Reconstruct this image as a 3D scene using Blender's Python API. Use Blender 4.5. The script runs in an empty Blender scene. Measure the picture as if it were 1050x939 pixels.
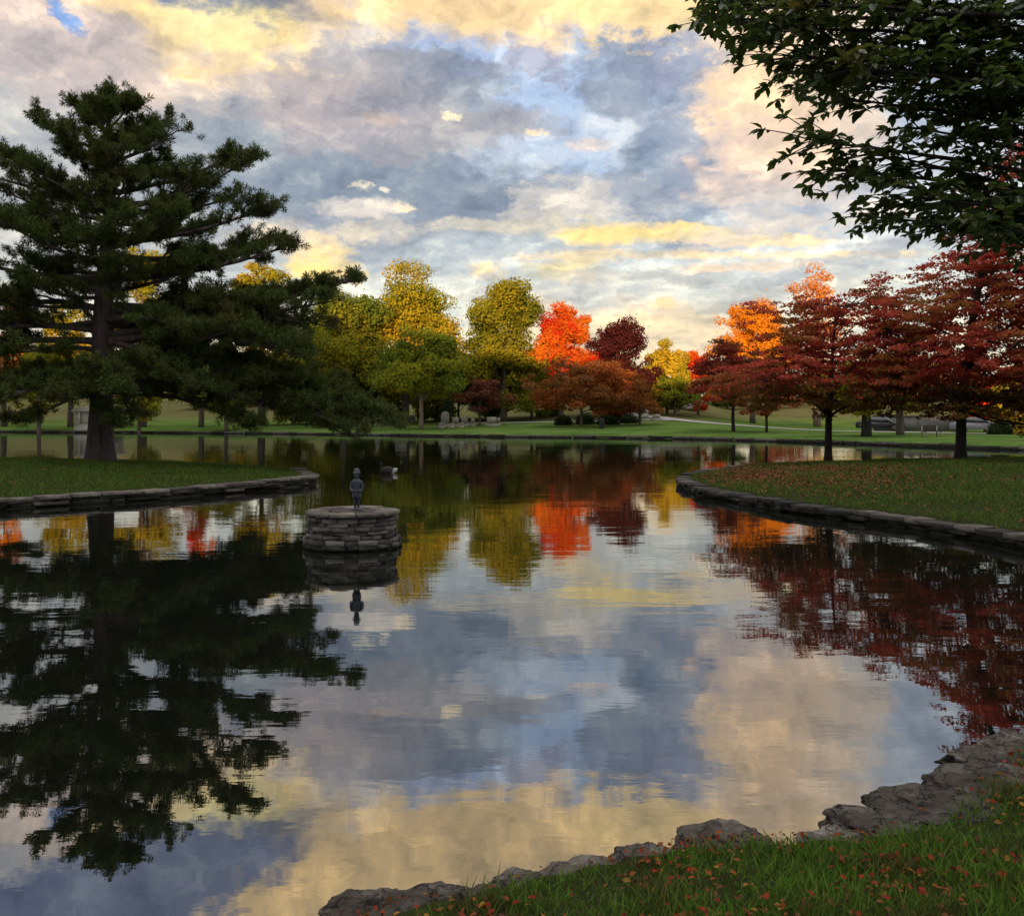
import bpy, math, random
import numpy as np
from mathutils import Vector, noise as mnoise

random.seed(7)
RNG = np.random.default_rng(7)
scene = bpy.context.scene
COL = scene.collection
H = 2.2            # eye height over the water
HOR = 425.0        # horizon row of the 1050 x 939 photograph
F = 1000.0         # focal length in photo pixels

# ------------------------------------------------------------------ helpers
def srgb(r, g, b):
    def c(v):
        v /= 255.0
        return v / 12.92 if v <= 0.04045 else ((v + 0.055) / 1.055) ** 2.4
    return (c(r), c(g), c(b), 1.0)

def at(px, D, py=None, z=None):
    """world point on the sight line of a photo pixel at distance D (m)"""
    x = (px - 525.0) / F * D
    if z is None:
        z = H - (py - HOR) / F * D
    return Vector((x, D, z))

def on_level(px, py, z=0.0):
    D = F * (H - z) / (py - HOR)
    return Vector(((px - 525.0) / F * D, D, z))

class MB:
    """collects geometry for ONE mesh object"""
    def __init__(self):
        self.v = []; self.f = []; self.n = 0
    def add(self, verts, faces):
        verts = np.asarray(verts, dtype=np.float64).reshape(-1, 3)
        self.v.append(verts)
        for fa in (faces if isinstance(faces, list) else [faces]):
            fa = np.asarray(fa, dtype=np.int64)
            if fa.size: self.f.append(fa + self.n)
        self.n += len(verts)
    def build(self, name, mat, parent=None, smooth=False, loc=None):
        me = bpy.data.meshes.new(name)
        V = np.concatenate(self.v) if self.v else np.zeros((0, 3))
        me.vertices.add(len(V)); me.vertices.foreach_set('co', V.ravel())
        loops = np.concatenate([a.ravel() for a in self.f])
        sizes = np.concatenate([np.full(a.shape[0], a.shape[1]) for a in self.f])
        starts = np.concatenate(([0], np.cumsum(sizes)[:-1]))
        me.loops.add(len(loops)); me.loops.foreach_set('vertex_index', loops)
        me.polygons.add(len(sizes))
        me.polygons.foreach_set('loop_start', starts)
        me.polygons.foreach_set('loop_total', sizes)
        if smooth:
            me.polygons.foreach_set('use_smooth', np.ones(len(sizes), dtype=bool))
        me.update(calc_edges=True); me.validate()
        me.materials.append(mat)
        o = bpy.data.objects.new(name, me); COL.objects.link(o)
        if parent is not None: o.parent = parent
        if loc is not None: o.location = loc
        return o

def tag(o, label=None, cat=None, group=None, kind=None):
    if label: o['label'] = label
    if cat: o['category'] = cat
    if group: o['group'] = group
    if kind: o['kind'] = kind
    return o

def thing(name, label, cat, loc=(0, 0, 0), rz=0.0, group=None):
    o = bpy.data.objects.new(name, None); COL.objects.link(o)
    o.location = loc; o.rotation_euler = (0, 0, rz); o.empty_display_size = 0.3
    return tag(o, label, cat, group)

def tube_geo(pts, rad, n=6):
    pts = np.asarray(pts, float); rad = np.asarray(rad, float)
    m = len(pts)
    T = np.gradient(pts, axis=0); T /= np.linalg.norm(T, axis=1)[:, None] + 1e-9
    ref = np.array([0.31, 0.2, 1.0]) if abs(T[0][2]) < 0.8 else np.array([1.0, 0.13, 0.07])
    A = np.cross(T, ref); A /= np.linalg.norm(A, axis=1)[:, None] + 1e-9
    B = np.cross(T, A)
    an = np.linspace(0, 2 * np.pi, n, endpoint=False)
    ring = np.cos(an)[None, :, None] * A[:, None, :] + np.sin(an)[None, :, None] * B[:, None, :]
    V = (pts[:, None, :] + ring * rad[:, None, None]).reshape(-1, 3)
    i = np.arange(m - 1)[:, None] * n; j = np.arange(n)[None, :]; k = (np.arange(n)[None, :] + 1) % n
    Fq = np.stack([i + j, i + k, i + n + k, i + n + j], -1).reshape(-1, 4)
    # cap as tri fan with end point
    return V, Fq

def add_tube(mb, pts, rad, n=6, cap=True):
    V, Fq = tube_geo(pts, rad, n)
    faces = [Fq]
    if cap:
        m = len(pts)
        V = np.concatenate([V, [np.asarray(pts[0], float)], [np.asarray(pts[-1], float)]])
        a, b = m * n, m * n + 1
        j = np.arange(n); k = (j + 1) % n
        faces.append(np.stack([k, j, np.full(n, a)], -1))
        faces.append(np.stack([(m - 1) * n + j, (m - 1) * n + k, np.full(n, b)], -1))
    mb.add(V, faces)

def add_box(mb, c, s, rz=0.0, jit=0.0, rng=RNG):
    c = np.asarray(c, float); s = np.asarray(s, float) / 2
    sg = np.array([[-1,-1,-1],[1,-1,-1],[1,1,-1],[-1,1,-1],[-1,-1,1],[1,-1,1],[1,1,1],[-1,1,1]], float)
    v = sg * s
    if jit: v = v + rng.uniform(-1, 1, (8, 3)) * s * jit
    ca, sa = math.cos(rz), math.sin(rz)
    v = np.stack([v[:,0]*ca - v[:,1]*sa, v[:,0]*sa + v[:,1]*ca, v[:,2]], -1) + c
    f = np.array([[0,3,2,1],[4,5,6,7],[0,1,5,4],[1,2,6,5],[2,3,7,6],[3,0,4,7]])
    mb.add(v, [f])

def unit(v):
    return v / (np.linalg.norm(v, axis=-1, keepdims=True) + 1e-9)

def add_leaves(mb, c, nrm, length, width, rng, shape='diamond', tdir=None):
    """one small blade per centre; diamond (2 tris folded) or pointed oval"""
    N = len(c)
    nrm = unit(nrm)
    if tdir is None: tdir = rng.normal(size=(N, 3))
    t = unit(tdir - (tdir * nrm).sum(1, keepdims=True) * nrm)
    b = np.cross(nrm, t)
    L = np.broadcast_to(np.asarray(length, float), (N,))[:, None]
    W = np.broadcast_to(np.asarray(width, float), (N,))[:, None]
    if shape == 'diamond':
        p0 = c - t * L * .5; p1 = c + b * W * .5 + nrm * W * .12; p2 = c + t * L * .5; p3 = c - b * W * .5 + nrm * W * .12
        V = np.stack([p0, p1, p2, p3], 1).reshape(-1, 3)
        i = np.arange(N)[:, None] * 4
        mb.add(V, [np.concatenate([i, i + 1, i + 2, i + 3], 1)])
    else:
        fold = .16
        p0 = c
        p1 = c + t*L*.28 + b*W*.42 + nrm*W*fold
        p2 = c + t*L*.58 + b*W*.5 + nrm*(W*fold - L*.04)
        p3 = c + t*L - nrm*L*.14
        p4 = c + t*L*.58 - b*W*.5 + nrm*(W*fold - L*.04)
        p5 = c + t*L*.28 - b*W*.42 + nrm*W*fold
        p6 = c + t*L*.55 - nrm*L*.02
        V = np.stack([p0, p1, p2, p3, p4, p5, p6], 1).reshape(-1, 3)
        i = np.arange(N)[:, None] * 7
        fa = [np.concatenate([i + a for a in q], 1) for q in ((0,1,2,6), (6,2,3), (0,6,4,5), (6,3,4))]
        mb.add(V, fa)

# ------------------------------------------------------------------ materials
def new_mat(name):
    m = bpy.data.materials.new(name); m.use_nodes = True
    nt = m.node_tree; nt.nodes.clear()
    out = nt.nodes.new('ShaderNodeOutputMaterial')
    return m, nt, out

def N_(nt, typ, **kw):
    n = nt.nodes.new(typ)
    for k, v in kw.items():
        if k.startswith('i_'):
            key = k[2:]
            n.inputs[int(key) if key.isdigit() else key.replace('_', ' ')].default_value = v
        else:
            setattr(n, k, v)
    return n

def ramp(nt, stops, interp='LINEAR'):
    r = nt.nodes.new('ShaderNodeValToRGB'); r.color_ramp.interpolation = interp
    e = r.color_ramp.elements
    e[0].position, e[0].color = stops[0][0], stops[0][1]
    e[1].position, e[1].color = stops[-1][0], stops[-1][1]
    for p, c in stops[1:-1]:
        x = e.new(p); x.color = c
    return r

def lin(r, g, b): return (r, g, b, 1.0)

def leaf_mat(name, cols, trans=0.35, gloss=0.0, patch=None, patch_scale=0.35, patch_amt=(.42, .57)):
    """leaf colours picked per leaf; patch = a second set of leaf colours growing in sprays"""
    m, nt, out = new_mat(name); L = nt.links
    g = N_(nt, 'ShaderNodeNewGeometry')
    k = len(cols)
    r = ramp(nt, [(i / max(1, k - 1), lin(*c)) for i, c in enumerate(cols)])
    L.new(g.outputs['Random Per Island'], r.inputs[0])
    colour = r.outputs[0]
    if patch:
        tc = N_(nt, 'ShaderNodeTexCoord')
        nz = N_(nt, 'ShaderNodeTexNoise', i_Scale=patch_scale, i_Detail=3.0)
        L.new(tc.outputs['Object'], nz.inputs['Vector'])
        mr = N_(nt, 'ShaderNodeMapRange'); mr.inputs[1].default_value = patch_amt[0]; mr.inputs[2].default_value = patch_amt[1]
        L.new(nz.outputs[0], mr.inputs[0])
        r2 = ramp(nt, [(i / max(1, len(patch) - 1), lin(*c)) for i, c in enumerate(patch)])
        L.new(g.outputs['Random Per Island'], r2.inputs[0])
        mx = N_(nt, 'ShaderNodeMix', data_type='RGBA')
        L.new(mr.outputs[0], mx.inputs[0]); L.new(colour, mx.inputs[6]); L.new(r2.outputs[0], mx.inputs[7])
        colour = mx.outputs[2]
    d = N_(nt, 'ShaderNodeBsdfDiffuse'); t = N_(nt, 'ShaderNodeBsdfTranslucent')
    L.new(colour, d.inputs[0]); L.new(colour, t.inputs[0])
    ms = N_(nt, 'ShaderNodeMixShader', i_0=trans)
    L.new(d.outputs[0], ms.inputs[1]); L.new(t.outputs[0], ms.inputs[2])
    res = ms.outputs[0]
    if gloss:
        gl = N_(nt, 'ShaderNodeBsdfGlossy', i_Roughness=0.42)
        gl.inputs[0].default_value = (1, 1, 1, 1)
        fr = N_(nt, 'ShaderNodeFresnel', i_IOR=1.38)
        mu = N_(nt, 'ShaderNodeMath', operation='MULTIPLY', i_1=gloss); L.new(fr.outputs[0], mu.inputs[0])
        m2 = N_(nt, 'ShaderNodeMixShader')
        L.new(mu.outputs[0], m2.inputs[0]); L.new(res, m2.inputs[1]); L.new(gl.outputs[0], m2.inputs[2])
        res = m2.outputs[0]
    L.new(res, out.inputs[0])
    return m

def rough_mat(name, stops, scale=4.0, detail=6.0, bump=0.3, bscale=None, rough=0.9, stretch=(1, 1, 1), island=0.0, bdist=0.05, spec=0.3, wet=False):
    m, nt, out = new_mat(name); L = nt.links
    tc = N_(nt, 'ShaderNodeTexCoord')
    mp = N_(nt, 'ShaderNodeMapping'); mp.inputs['Scale'].default_value = stretch
    L.new(tc.outputs['Object'], mp.inputs[0])
    nz = N_(nt, 'ShaderNodeTexNoise', i_Scale=scale, i_Detail=detail, i_Roughness=0.62)
    L.new(mp.outputs[0], nz.inputs['Vector'])
    r = ramp(nt, stops); 
    if island:
        g = N_(nt, 'ShaderNodeNewGeometry')
        ma = N_(nt, 'ShaderNodeMath', operation='MULTIPLY_ADD', i_1=island, i_2=-island / 2)
        L.new(g.outputs['Random Per Island'], ma.inputs[0])
        ad = N_(nt, 'ShaderNodeMath', operation='ADD'); L.new(nz.outputs[0], ad.inputs[0]); L.new(ma.outputs[0], ad.inputs[1])
        L.new(ad.outputs[0], r.inputs[0])
    else:
        L.new(nz.outputs[0], r.inputs[0])
    base = r.outputs[0]
    if wet:
        gp = N_(nt, 'ShaderNodeNewGeometry'); sp = N_(nt, 'ShaderNodeSeparateXYZ'); L.new(gp.outputs['Position'], sp.inputs[0])
        wn = N_(nt, 'ShaderNodeMath', operation='MULTIPLY_ADD', i_1=.10); L.new(nz.outputs[0], wn.inputs[0]); L.new(sp.outputs[2], wn.inputs[2])
        wr = N_(nt, 'ShaderNodeMapRange'); wr.inputs[1].default_value = .09; wr.inputs[2].default_value = .16; L.new(wn.outputs[0], wr.inputs[0])
        wm = N_(nt, 'ShaderNodeMix', data_type='RGBA'); wm.inputs[6].default_value = (.016, .017, .009, 1)
        L.new(wr.outputs[0], wm.inputs[0]); L.new(base, wm.inputs[7]); base = wm.outputs[2]
    p = N_(nt, 'ShaderNodeBsdfPrincipled', i_Roughness=rough)
    p.inputs['Specular IOR Level'].default_value = spec
    L.new(base, p.inputs['Base Color'])
    if bump:
        nb = N_(nt, 'ShaderNodeTexNoise', i_Scale=bscale or scale * 3, i_Detail=8.0, i_Roughness=0.65)
        L.new(mp.outputs[0], nb.inputs['Vector'])
        b = N_(nt, 'ShaderNodeBump', i_Strength=bump, i_Distance=bdist)
        L.new(nb.outputs[0], b.inputs['Height']); L.new(b.outputs[0], p.inputs['Normal'])
    L.new(p.outputs[0], out.inputs[0])
    return m

M = {}
M['bark_pine'] = rough_mat('pine_bark', [(.25, lin(.045,.034,.033)), (.55, lin(.125,.096,.092)), (.8, lin(.21,.165,.16))], scale=5, stretch=(1.6,1.6,.28), bump=1.0, bscale=9, bdist=.12)
M['bark_dark'] = rough_mat('dark_bark', [(.3, lin(.012,.010,.009)), (.7, lin(.042,.034,.029))], scale=7, stretch=(1.5,1.5,.3), bump=.8, bscale=16, bdist=.05)
M['bark_far'] = rough_mat('far_bark', [(.3, lin(.045,.036,.028)), (.7, lin(.13,.105,.08))], scale=3, stretch=(1.5,1.5,.3), bump=.5, bdist=.1)
M['bark_pale'] = rough_mat('pale_bark', [(.3, lin(.12,.085,.06)), (.7, lin(.26,.2,.15))], scale=3, stretch=(1.5,1.5,.3), bump=.5, bdist=.1)  # paler bark tone for two of the far trees
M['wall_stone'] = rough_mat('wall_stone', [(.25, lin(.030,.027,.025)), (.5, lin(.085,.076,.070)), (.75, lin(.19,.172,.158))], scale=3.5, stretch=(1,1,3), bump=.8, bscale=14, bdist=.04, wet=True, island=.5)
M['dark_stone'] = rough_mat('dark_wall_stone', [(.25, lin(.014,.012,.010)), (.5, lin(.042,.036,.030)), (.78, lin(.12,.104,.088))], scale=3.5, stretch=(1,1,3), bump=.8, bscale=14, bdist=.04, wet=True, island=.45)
M['cap_stone'] = rough_mat('cap_stone', [(.25, lin(.045,.038,.031)), (.55, lin(.12,.103,.086)), (.8, lin(.25,.22,.19))], scale=5, bump=.6, bscale=18, bdist=.03, island=.3)
M['grave_stone'] = rough_mat('grave_stone', [(.25, lin(.16,.15,.125)), (.55, lin(.30,.285,.24)), (.8, lin(.42,.40,.35))], scale=3, bump=.3, bdist=.03)
M['bronze'] = rough_mat('bronze', [(.3, lin(.008,.011,.022)), (.7, lin(.028,.036,.06))], scale=12, bump=.3, bscale=40, bdist=.01, rough=.5, spec=.6)

# foreground ledge stone: pale grey limestone with lichen and dark joints
def ledge_mat():
    m, nt, out = new_mat('ledge_stone'); L = nt.links
    tc = N_(nt, 'ShaderNodeTexCoord')
    n1 = N_(nt, 'ShaderNodeTexNoise', i_Scale=7.0, i_Detail=9.0, i_Roughness=.66); L.new(tc.outputs['Object'], n1.inputs['Vector'])
    mp = N_(nt, 'ShaderNodeMapping'); mp.inputs['Scale'].default_value = (2.5, 2.5, 26); L.new(tc.outputs['Object'], mp.inputs[0])
    n2 = N_(nt, 'ShaderNodeTexNoise', i_Scale=2.0, i_Detail=4.0); L.new(mp.outputs[0], n2.inputs['Vector'])
    vo = N_(nt, 'ShaderNodeTexVoronoi', i_Scale=5.0, feature='DISTANCE_TO_EDGE')
    wv = N_(nt, 'ShaderNodeVectorMath', operation='SCALE'); wv.inputs['Scale'].default_value = .35
    L.new(n1.outputs['Color'], wv.inputs[0])
    av = N_(nt, 'ShaderNodeVectorMath', operation='ADD'); L.new(tc.outputs['Object'], av.inputs[0]); L.new(wv.outputs[0], av.inputs[1])
    L.new(av.outputs[0], vo.inputs['Vector'])
    r = ramp(nt, [(.28, lin(.026,.021,.016)), (.43, lin(.085,.070,.058)), (.56, lin(.15,.130,.112)), (.72, lin(.30,.27,.245))])
    L.new(n1.outputs[0], r.inputs[0])
    cr = N_(nt, 'ShaderNodeMapRange'); cr.inputs[1].default_value = 0; cr.inputs[2].default_value = .035; cr.inputs[3].default_value = .35
    L.new(vo.outputs[0], cr.inputs[0])
    mu = N_(nt, 'ShaderNodeMix', data_type='RGBA', blend_type='MULTIPLY'); mu.inputs[0].default_value = 1
    oi = N_(nt, 'ShaderNodeObjectInfo'); tr = ramp(nt, [(0, lin(.40,.38,.36)), (.5, lin(.66,.63,.60)), (1, lin(.98,.95,.92))]); L.new(oi.outputs['Random'], tr.inputs[0])
    mt = N_(nt, 'ShaderNodeMix', data_type='RGBA', blend_type='MULTIPLY'); mt.inputs[0].default_value = 1; L.new(r.outputs[0], mt.inputs[6]); L.new(tr.outputs[0], mt.inputs[7])
    gp = N_(nt, 'ShaderNodeNewGeometry'); sp = N_(nt, 'ShaderNodeSeparateXYZ'); L.new(gp.outputs['Position'], sp.inputs[0])
    wn = N_(nt, 'ShaderNodeMath', operation='MULTIPLY_ADD', i_1=.10); L.new(n1.outputs[0], wn.inputs[0]); L.new(sp.outputs[2], wn.inputs[2])
    wr = N_(nt, 'ShaderNodeMapRange'); wr.inputs[1].default_value = .07; wr.inputs[2].default_value = .12; L.new(wn.outputs[0], wr.inputs[0])
    wm = N_(nt, 'ShaderNodeMix', data_type='RGBA'); wm.inputs[6].default_value = (.018, .017, .011, 1); L.new(wr.outputs[0], wm.inputs[0]); L.new(mt.outputs[2], wm.inputs[7])
    L.new(wm.outputs[2], mu.inputs[6]); L.new(cr.outputs[0], mu.inputs[7])
    p = N_(nt, 'ShaderNodeBsdfPrincipled', i_Roughness=.85); p.inputs['Specular IOR Level'].default_value = .3
    L.new(mu.outputs[2], p.inputs['Base Color'])
    ad = N_(nt, 'ShaderNodeMath', operation='ADD'); L.new(n1.outputs[0], ad.inputs[0]); L.new(n2.outputs[0], ad.inputs[1])
    ad2 = N_(nt, 'ShaderNodeMath', operation='MULTIPLY_ADD', i_1=.5); L.new(cr.outputs[0], ad2.inputs[0]); L.new(ad.outputs[0], ad2.inputs[2])
    b = N_(nt, 'ShaderNodeBump', i_Strength=.9, i_Distance=.05); L.new(ad2.outputs[0], b.inputs['Height']); L.new(b.outputs[0], p.inputs['Normal'])
    L.new(p.outputs[0], out.inputs[0])
    return m
M['ledge'] = ledge_mat()

def ground_mat():
    m, nt, out = new_mat('grass_ground'); L = nt.links
    g = N_(nt, 'ShaderNodeNewGeometry')
    n1 = N_(nt, 'ShaderNodeTexNoise', i_Scale=.22, i_Detail=5.0); L.new(g.outputs['Position'], n1.inputs['Vector'])
    n2 = N_(nt, 'ShaderNodeTexNoise', i_Scale=9.0, i_Detail=6.0, i_Roughness=.7); L.new(g.outputs['Position'], n2.inputs['Vector'])
    r1 = ramp(nt, [(.3, lin(.050,.088,.022)), (.55, lin(.078,.132,.034)), (.75, lin(.12,.135,.04))])
    L.new(n1.outputs[0], r1.inputs[0])
    r2 = ramp(nt, [(.3, lin(.62,.62,.6)), (.7, lin(1.6,1.6,1.4))]); L.new(n2.outputs[0], r2.inputs[0])
    mu = N_(nt, 'ShaderNodeMix', data_type='RGBA', blend_type='MULTIPLY'); mu.inputs[0].default_value = 1
    L.new(r1.outputs[0], mu.inputs[6]); L.new(r2.outputs[0], mu.inputs[7])
    # leaf-strewn bare hillside beyond the far lawn
    sx = N_(nt, 'ShaderNodeSeparateXYZ'); L.new(g.outputs['Position'], sx.inputs[0])
    n3 = N_(nt, 'ShaderNodeTexNoise', i_Scale=.06, i_Detail=5.0); L.new(g.outputs['Position'], n3.inputs['Vector'])
    ad = N_(nt, 'ShaderNodeMath', operation='MULTIPLY_ADD', i_1=1.6, i_2=-.8); L.new(n3.outputs[0], ad.inputs[0])
    ad2 = N_(nt, 'ShaderNodeMath', operation='ADD'); L.new(sx.outputs[2], ad2.inputs[0]); L.new(ad.outputs[0], ad2.inputs[1])
    mr = N_(nt, 'ShaderNodeMapRange'); mr.inputs[1].default_value = 1.0; mr.inputs[2].default_value = 1.9
    L.new(ad2.outputs[0], mr.inputs[0])
    r3 = ramp(nt, [(.3, lin(.080,.080,.030)), (.55, lin(.115,.105,.045)), (.75, lin(.10,.115,.04))]); L.new(n1.outputs[0], r3.inputs[0])
    mx = N_(nt, 'ShaderNodeMix', data_type='RGBA'); L.new(mr.outputs[0], mx.inputs[0]); L.new(mu.outputs[2], mx.inputs[6]); L.new(r3.outputs[0], mx.inputs[7])
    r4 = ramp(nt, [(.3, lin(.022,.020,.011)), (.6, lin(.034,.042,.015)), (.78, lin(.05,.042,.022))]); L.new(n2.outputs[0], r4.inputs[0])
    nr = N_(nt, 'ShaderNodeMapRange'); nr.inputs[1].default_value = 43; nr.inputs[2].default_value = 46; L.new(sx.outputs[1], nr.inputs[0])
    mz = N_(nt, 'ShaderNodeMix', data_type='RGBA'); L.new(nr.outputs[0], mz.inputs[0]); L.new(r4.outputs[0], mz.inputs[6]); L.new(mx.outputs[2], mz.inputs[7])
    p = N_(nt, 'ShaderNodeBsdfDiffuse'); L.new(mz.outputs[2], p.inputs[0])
    b = N_(nt, 'ShaderNodeBump', i_Strength=.7, i_Distance=.06); L.new(n2.outputs[0], b.inputs['Height']); L.new(b.outputs[0], p.inputs['Normal'])
    L.new(p.outputs[0], out.inputs[0])
    return m
M['ground'] = ground_mat()
M['path'] = rough_mat('path_gravel', [(.3, lin(.26,.235,.225)), (.7, lin(.42,.385,.37))], scale=.8, bump=.2, bscale=12)

def water_mat():
    m, nt, out = new_mat('pond_water'); L = nt.links
    g = N_(nt, 'ShaderNodeNewGeometry')
    def nz(scale, sx, sy, detail, dist=0.0, rot=0.0):
        mp = N_(nt, 'ShaderNodeMapping'); mp.inputs['Scale'].default_value = (sx, sy, 1); mp.inputs['Rotation'].default_value = (0, 0, rot)
        L.new(g.outputs['Position'], mp.inputs[0])
        n = N_(nt, 'ShaderNodeTexNoise', i_Scale=scale, i_Detail=detail, i_Distortion=dist); L.new(mp.outputs[0], n.inputs['Vector'])
        return n.outputs[0]
    # three wave trains; calm and ruffled zones in a broad noise
    calm = nz(.16, .7, 1.6, 3)
    cm = N_(nt, 'ShaderNodeMapRange'); cm.inputs[1].default_value = .36; cm.inputs[2].default_value = .62; cm.inputs[3].default_value = .25; cm.inputs[4].default_value = 1.0
    L.new(calm, cm.inputs[0])
    a = nz(3.2, .55, 1.5, 3, .4, .12); b = nz(.9, .6, 1.3, 2, .3, -.15); c = nz(11.0, .6, 1.3, 2, 0, .3)
    m1 = N_(nt, 'ShaderNodeMath', operation='MULTIPLY', i_1=.0017); L.new(a, m1.inputs[0])
    m2 = N_(nt, 'ShaderNodeMath', operation='MULTIPLY_ADD', i_1=.0052); L.new(b, m2.inputs[0]); L.new(m1.outputs[0], m2.inputs[2])
    m3 = N_(nt, 'ShaderNodeMath', operation='MULTIPLY_ADD', i_1=.00016); L.new(c, m3.inputs[0]); L.new(m2.outputs[0], m3.inputs[2])
    m4 = N_(nt, 'ShaderNodeMath', operation='MULTIPLY'); sy = N_(nt, 'ShaderNodeSeparateXYZ'); L.new(g.outputs['Position'], sy.inputs[0])
    lee = N_(nt, 'ShaderNodeMapRange'); lee.inputs[1].default_value = 4.5; lee.inputs[2].default_value = 15; lee.inputs[3].default_value = .4; lee.inputs[4].default_value = 1.0
    L.new(sy.outputs[1], lee.inputs[0])
    cl = N_(nt, 'ShaderNodeMath', operation='MULTIPLY'); L.new(cm.outputs[0], cl.inputs[0]); L.new(lee.outputs[0], cl.inputs[1])
    L.new(m3.outputs[0], m4.inputs[0]); L.new(cl.outputs[0], m4.inputs[1])
    bp = N_(nt, 'ShaderNodeBump', i_Strength=1.0, i_Distance=1.0); L.new(m4.outputs[0], bp.inputs['Height'])
    gl = N_(nt, 'ShaderNodeBsdfGlossy', i_Roughness=.006); gl.inputs[0].default_value = (.93, .95, .97, 1); L.new(bp.outputs[0], gl.inputs['Normal'])
    d = N_(nt, 'ShaderNodeBsdfDiffuse'); d.inputs[0].default_value = (.005, .006, .004, 1)
    fr = N_(nt, 'ShaderNodeFresnel', i_IOR=4.2); L.new(bp.outputs[0], fr.inputs['Normal'])
    ms = N_(nt, 'ShaderNodeMixShader'); L.new(fr.outputs[0], ms.inputs[0]); L.new(d.outputs[0], ms.inputs[1]); L.new(gl.outputs[0], ms.inputs[2])
    L.new(ms.outputs[0], out.inputs[0])
    return m
M['water'] = water_mat()

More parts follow.
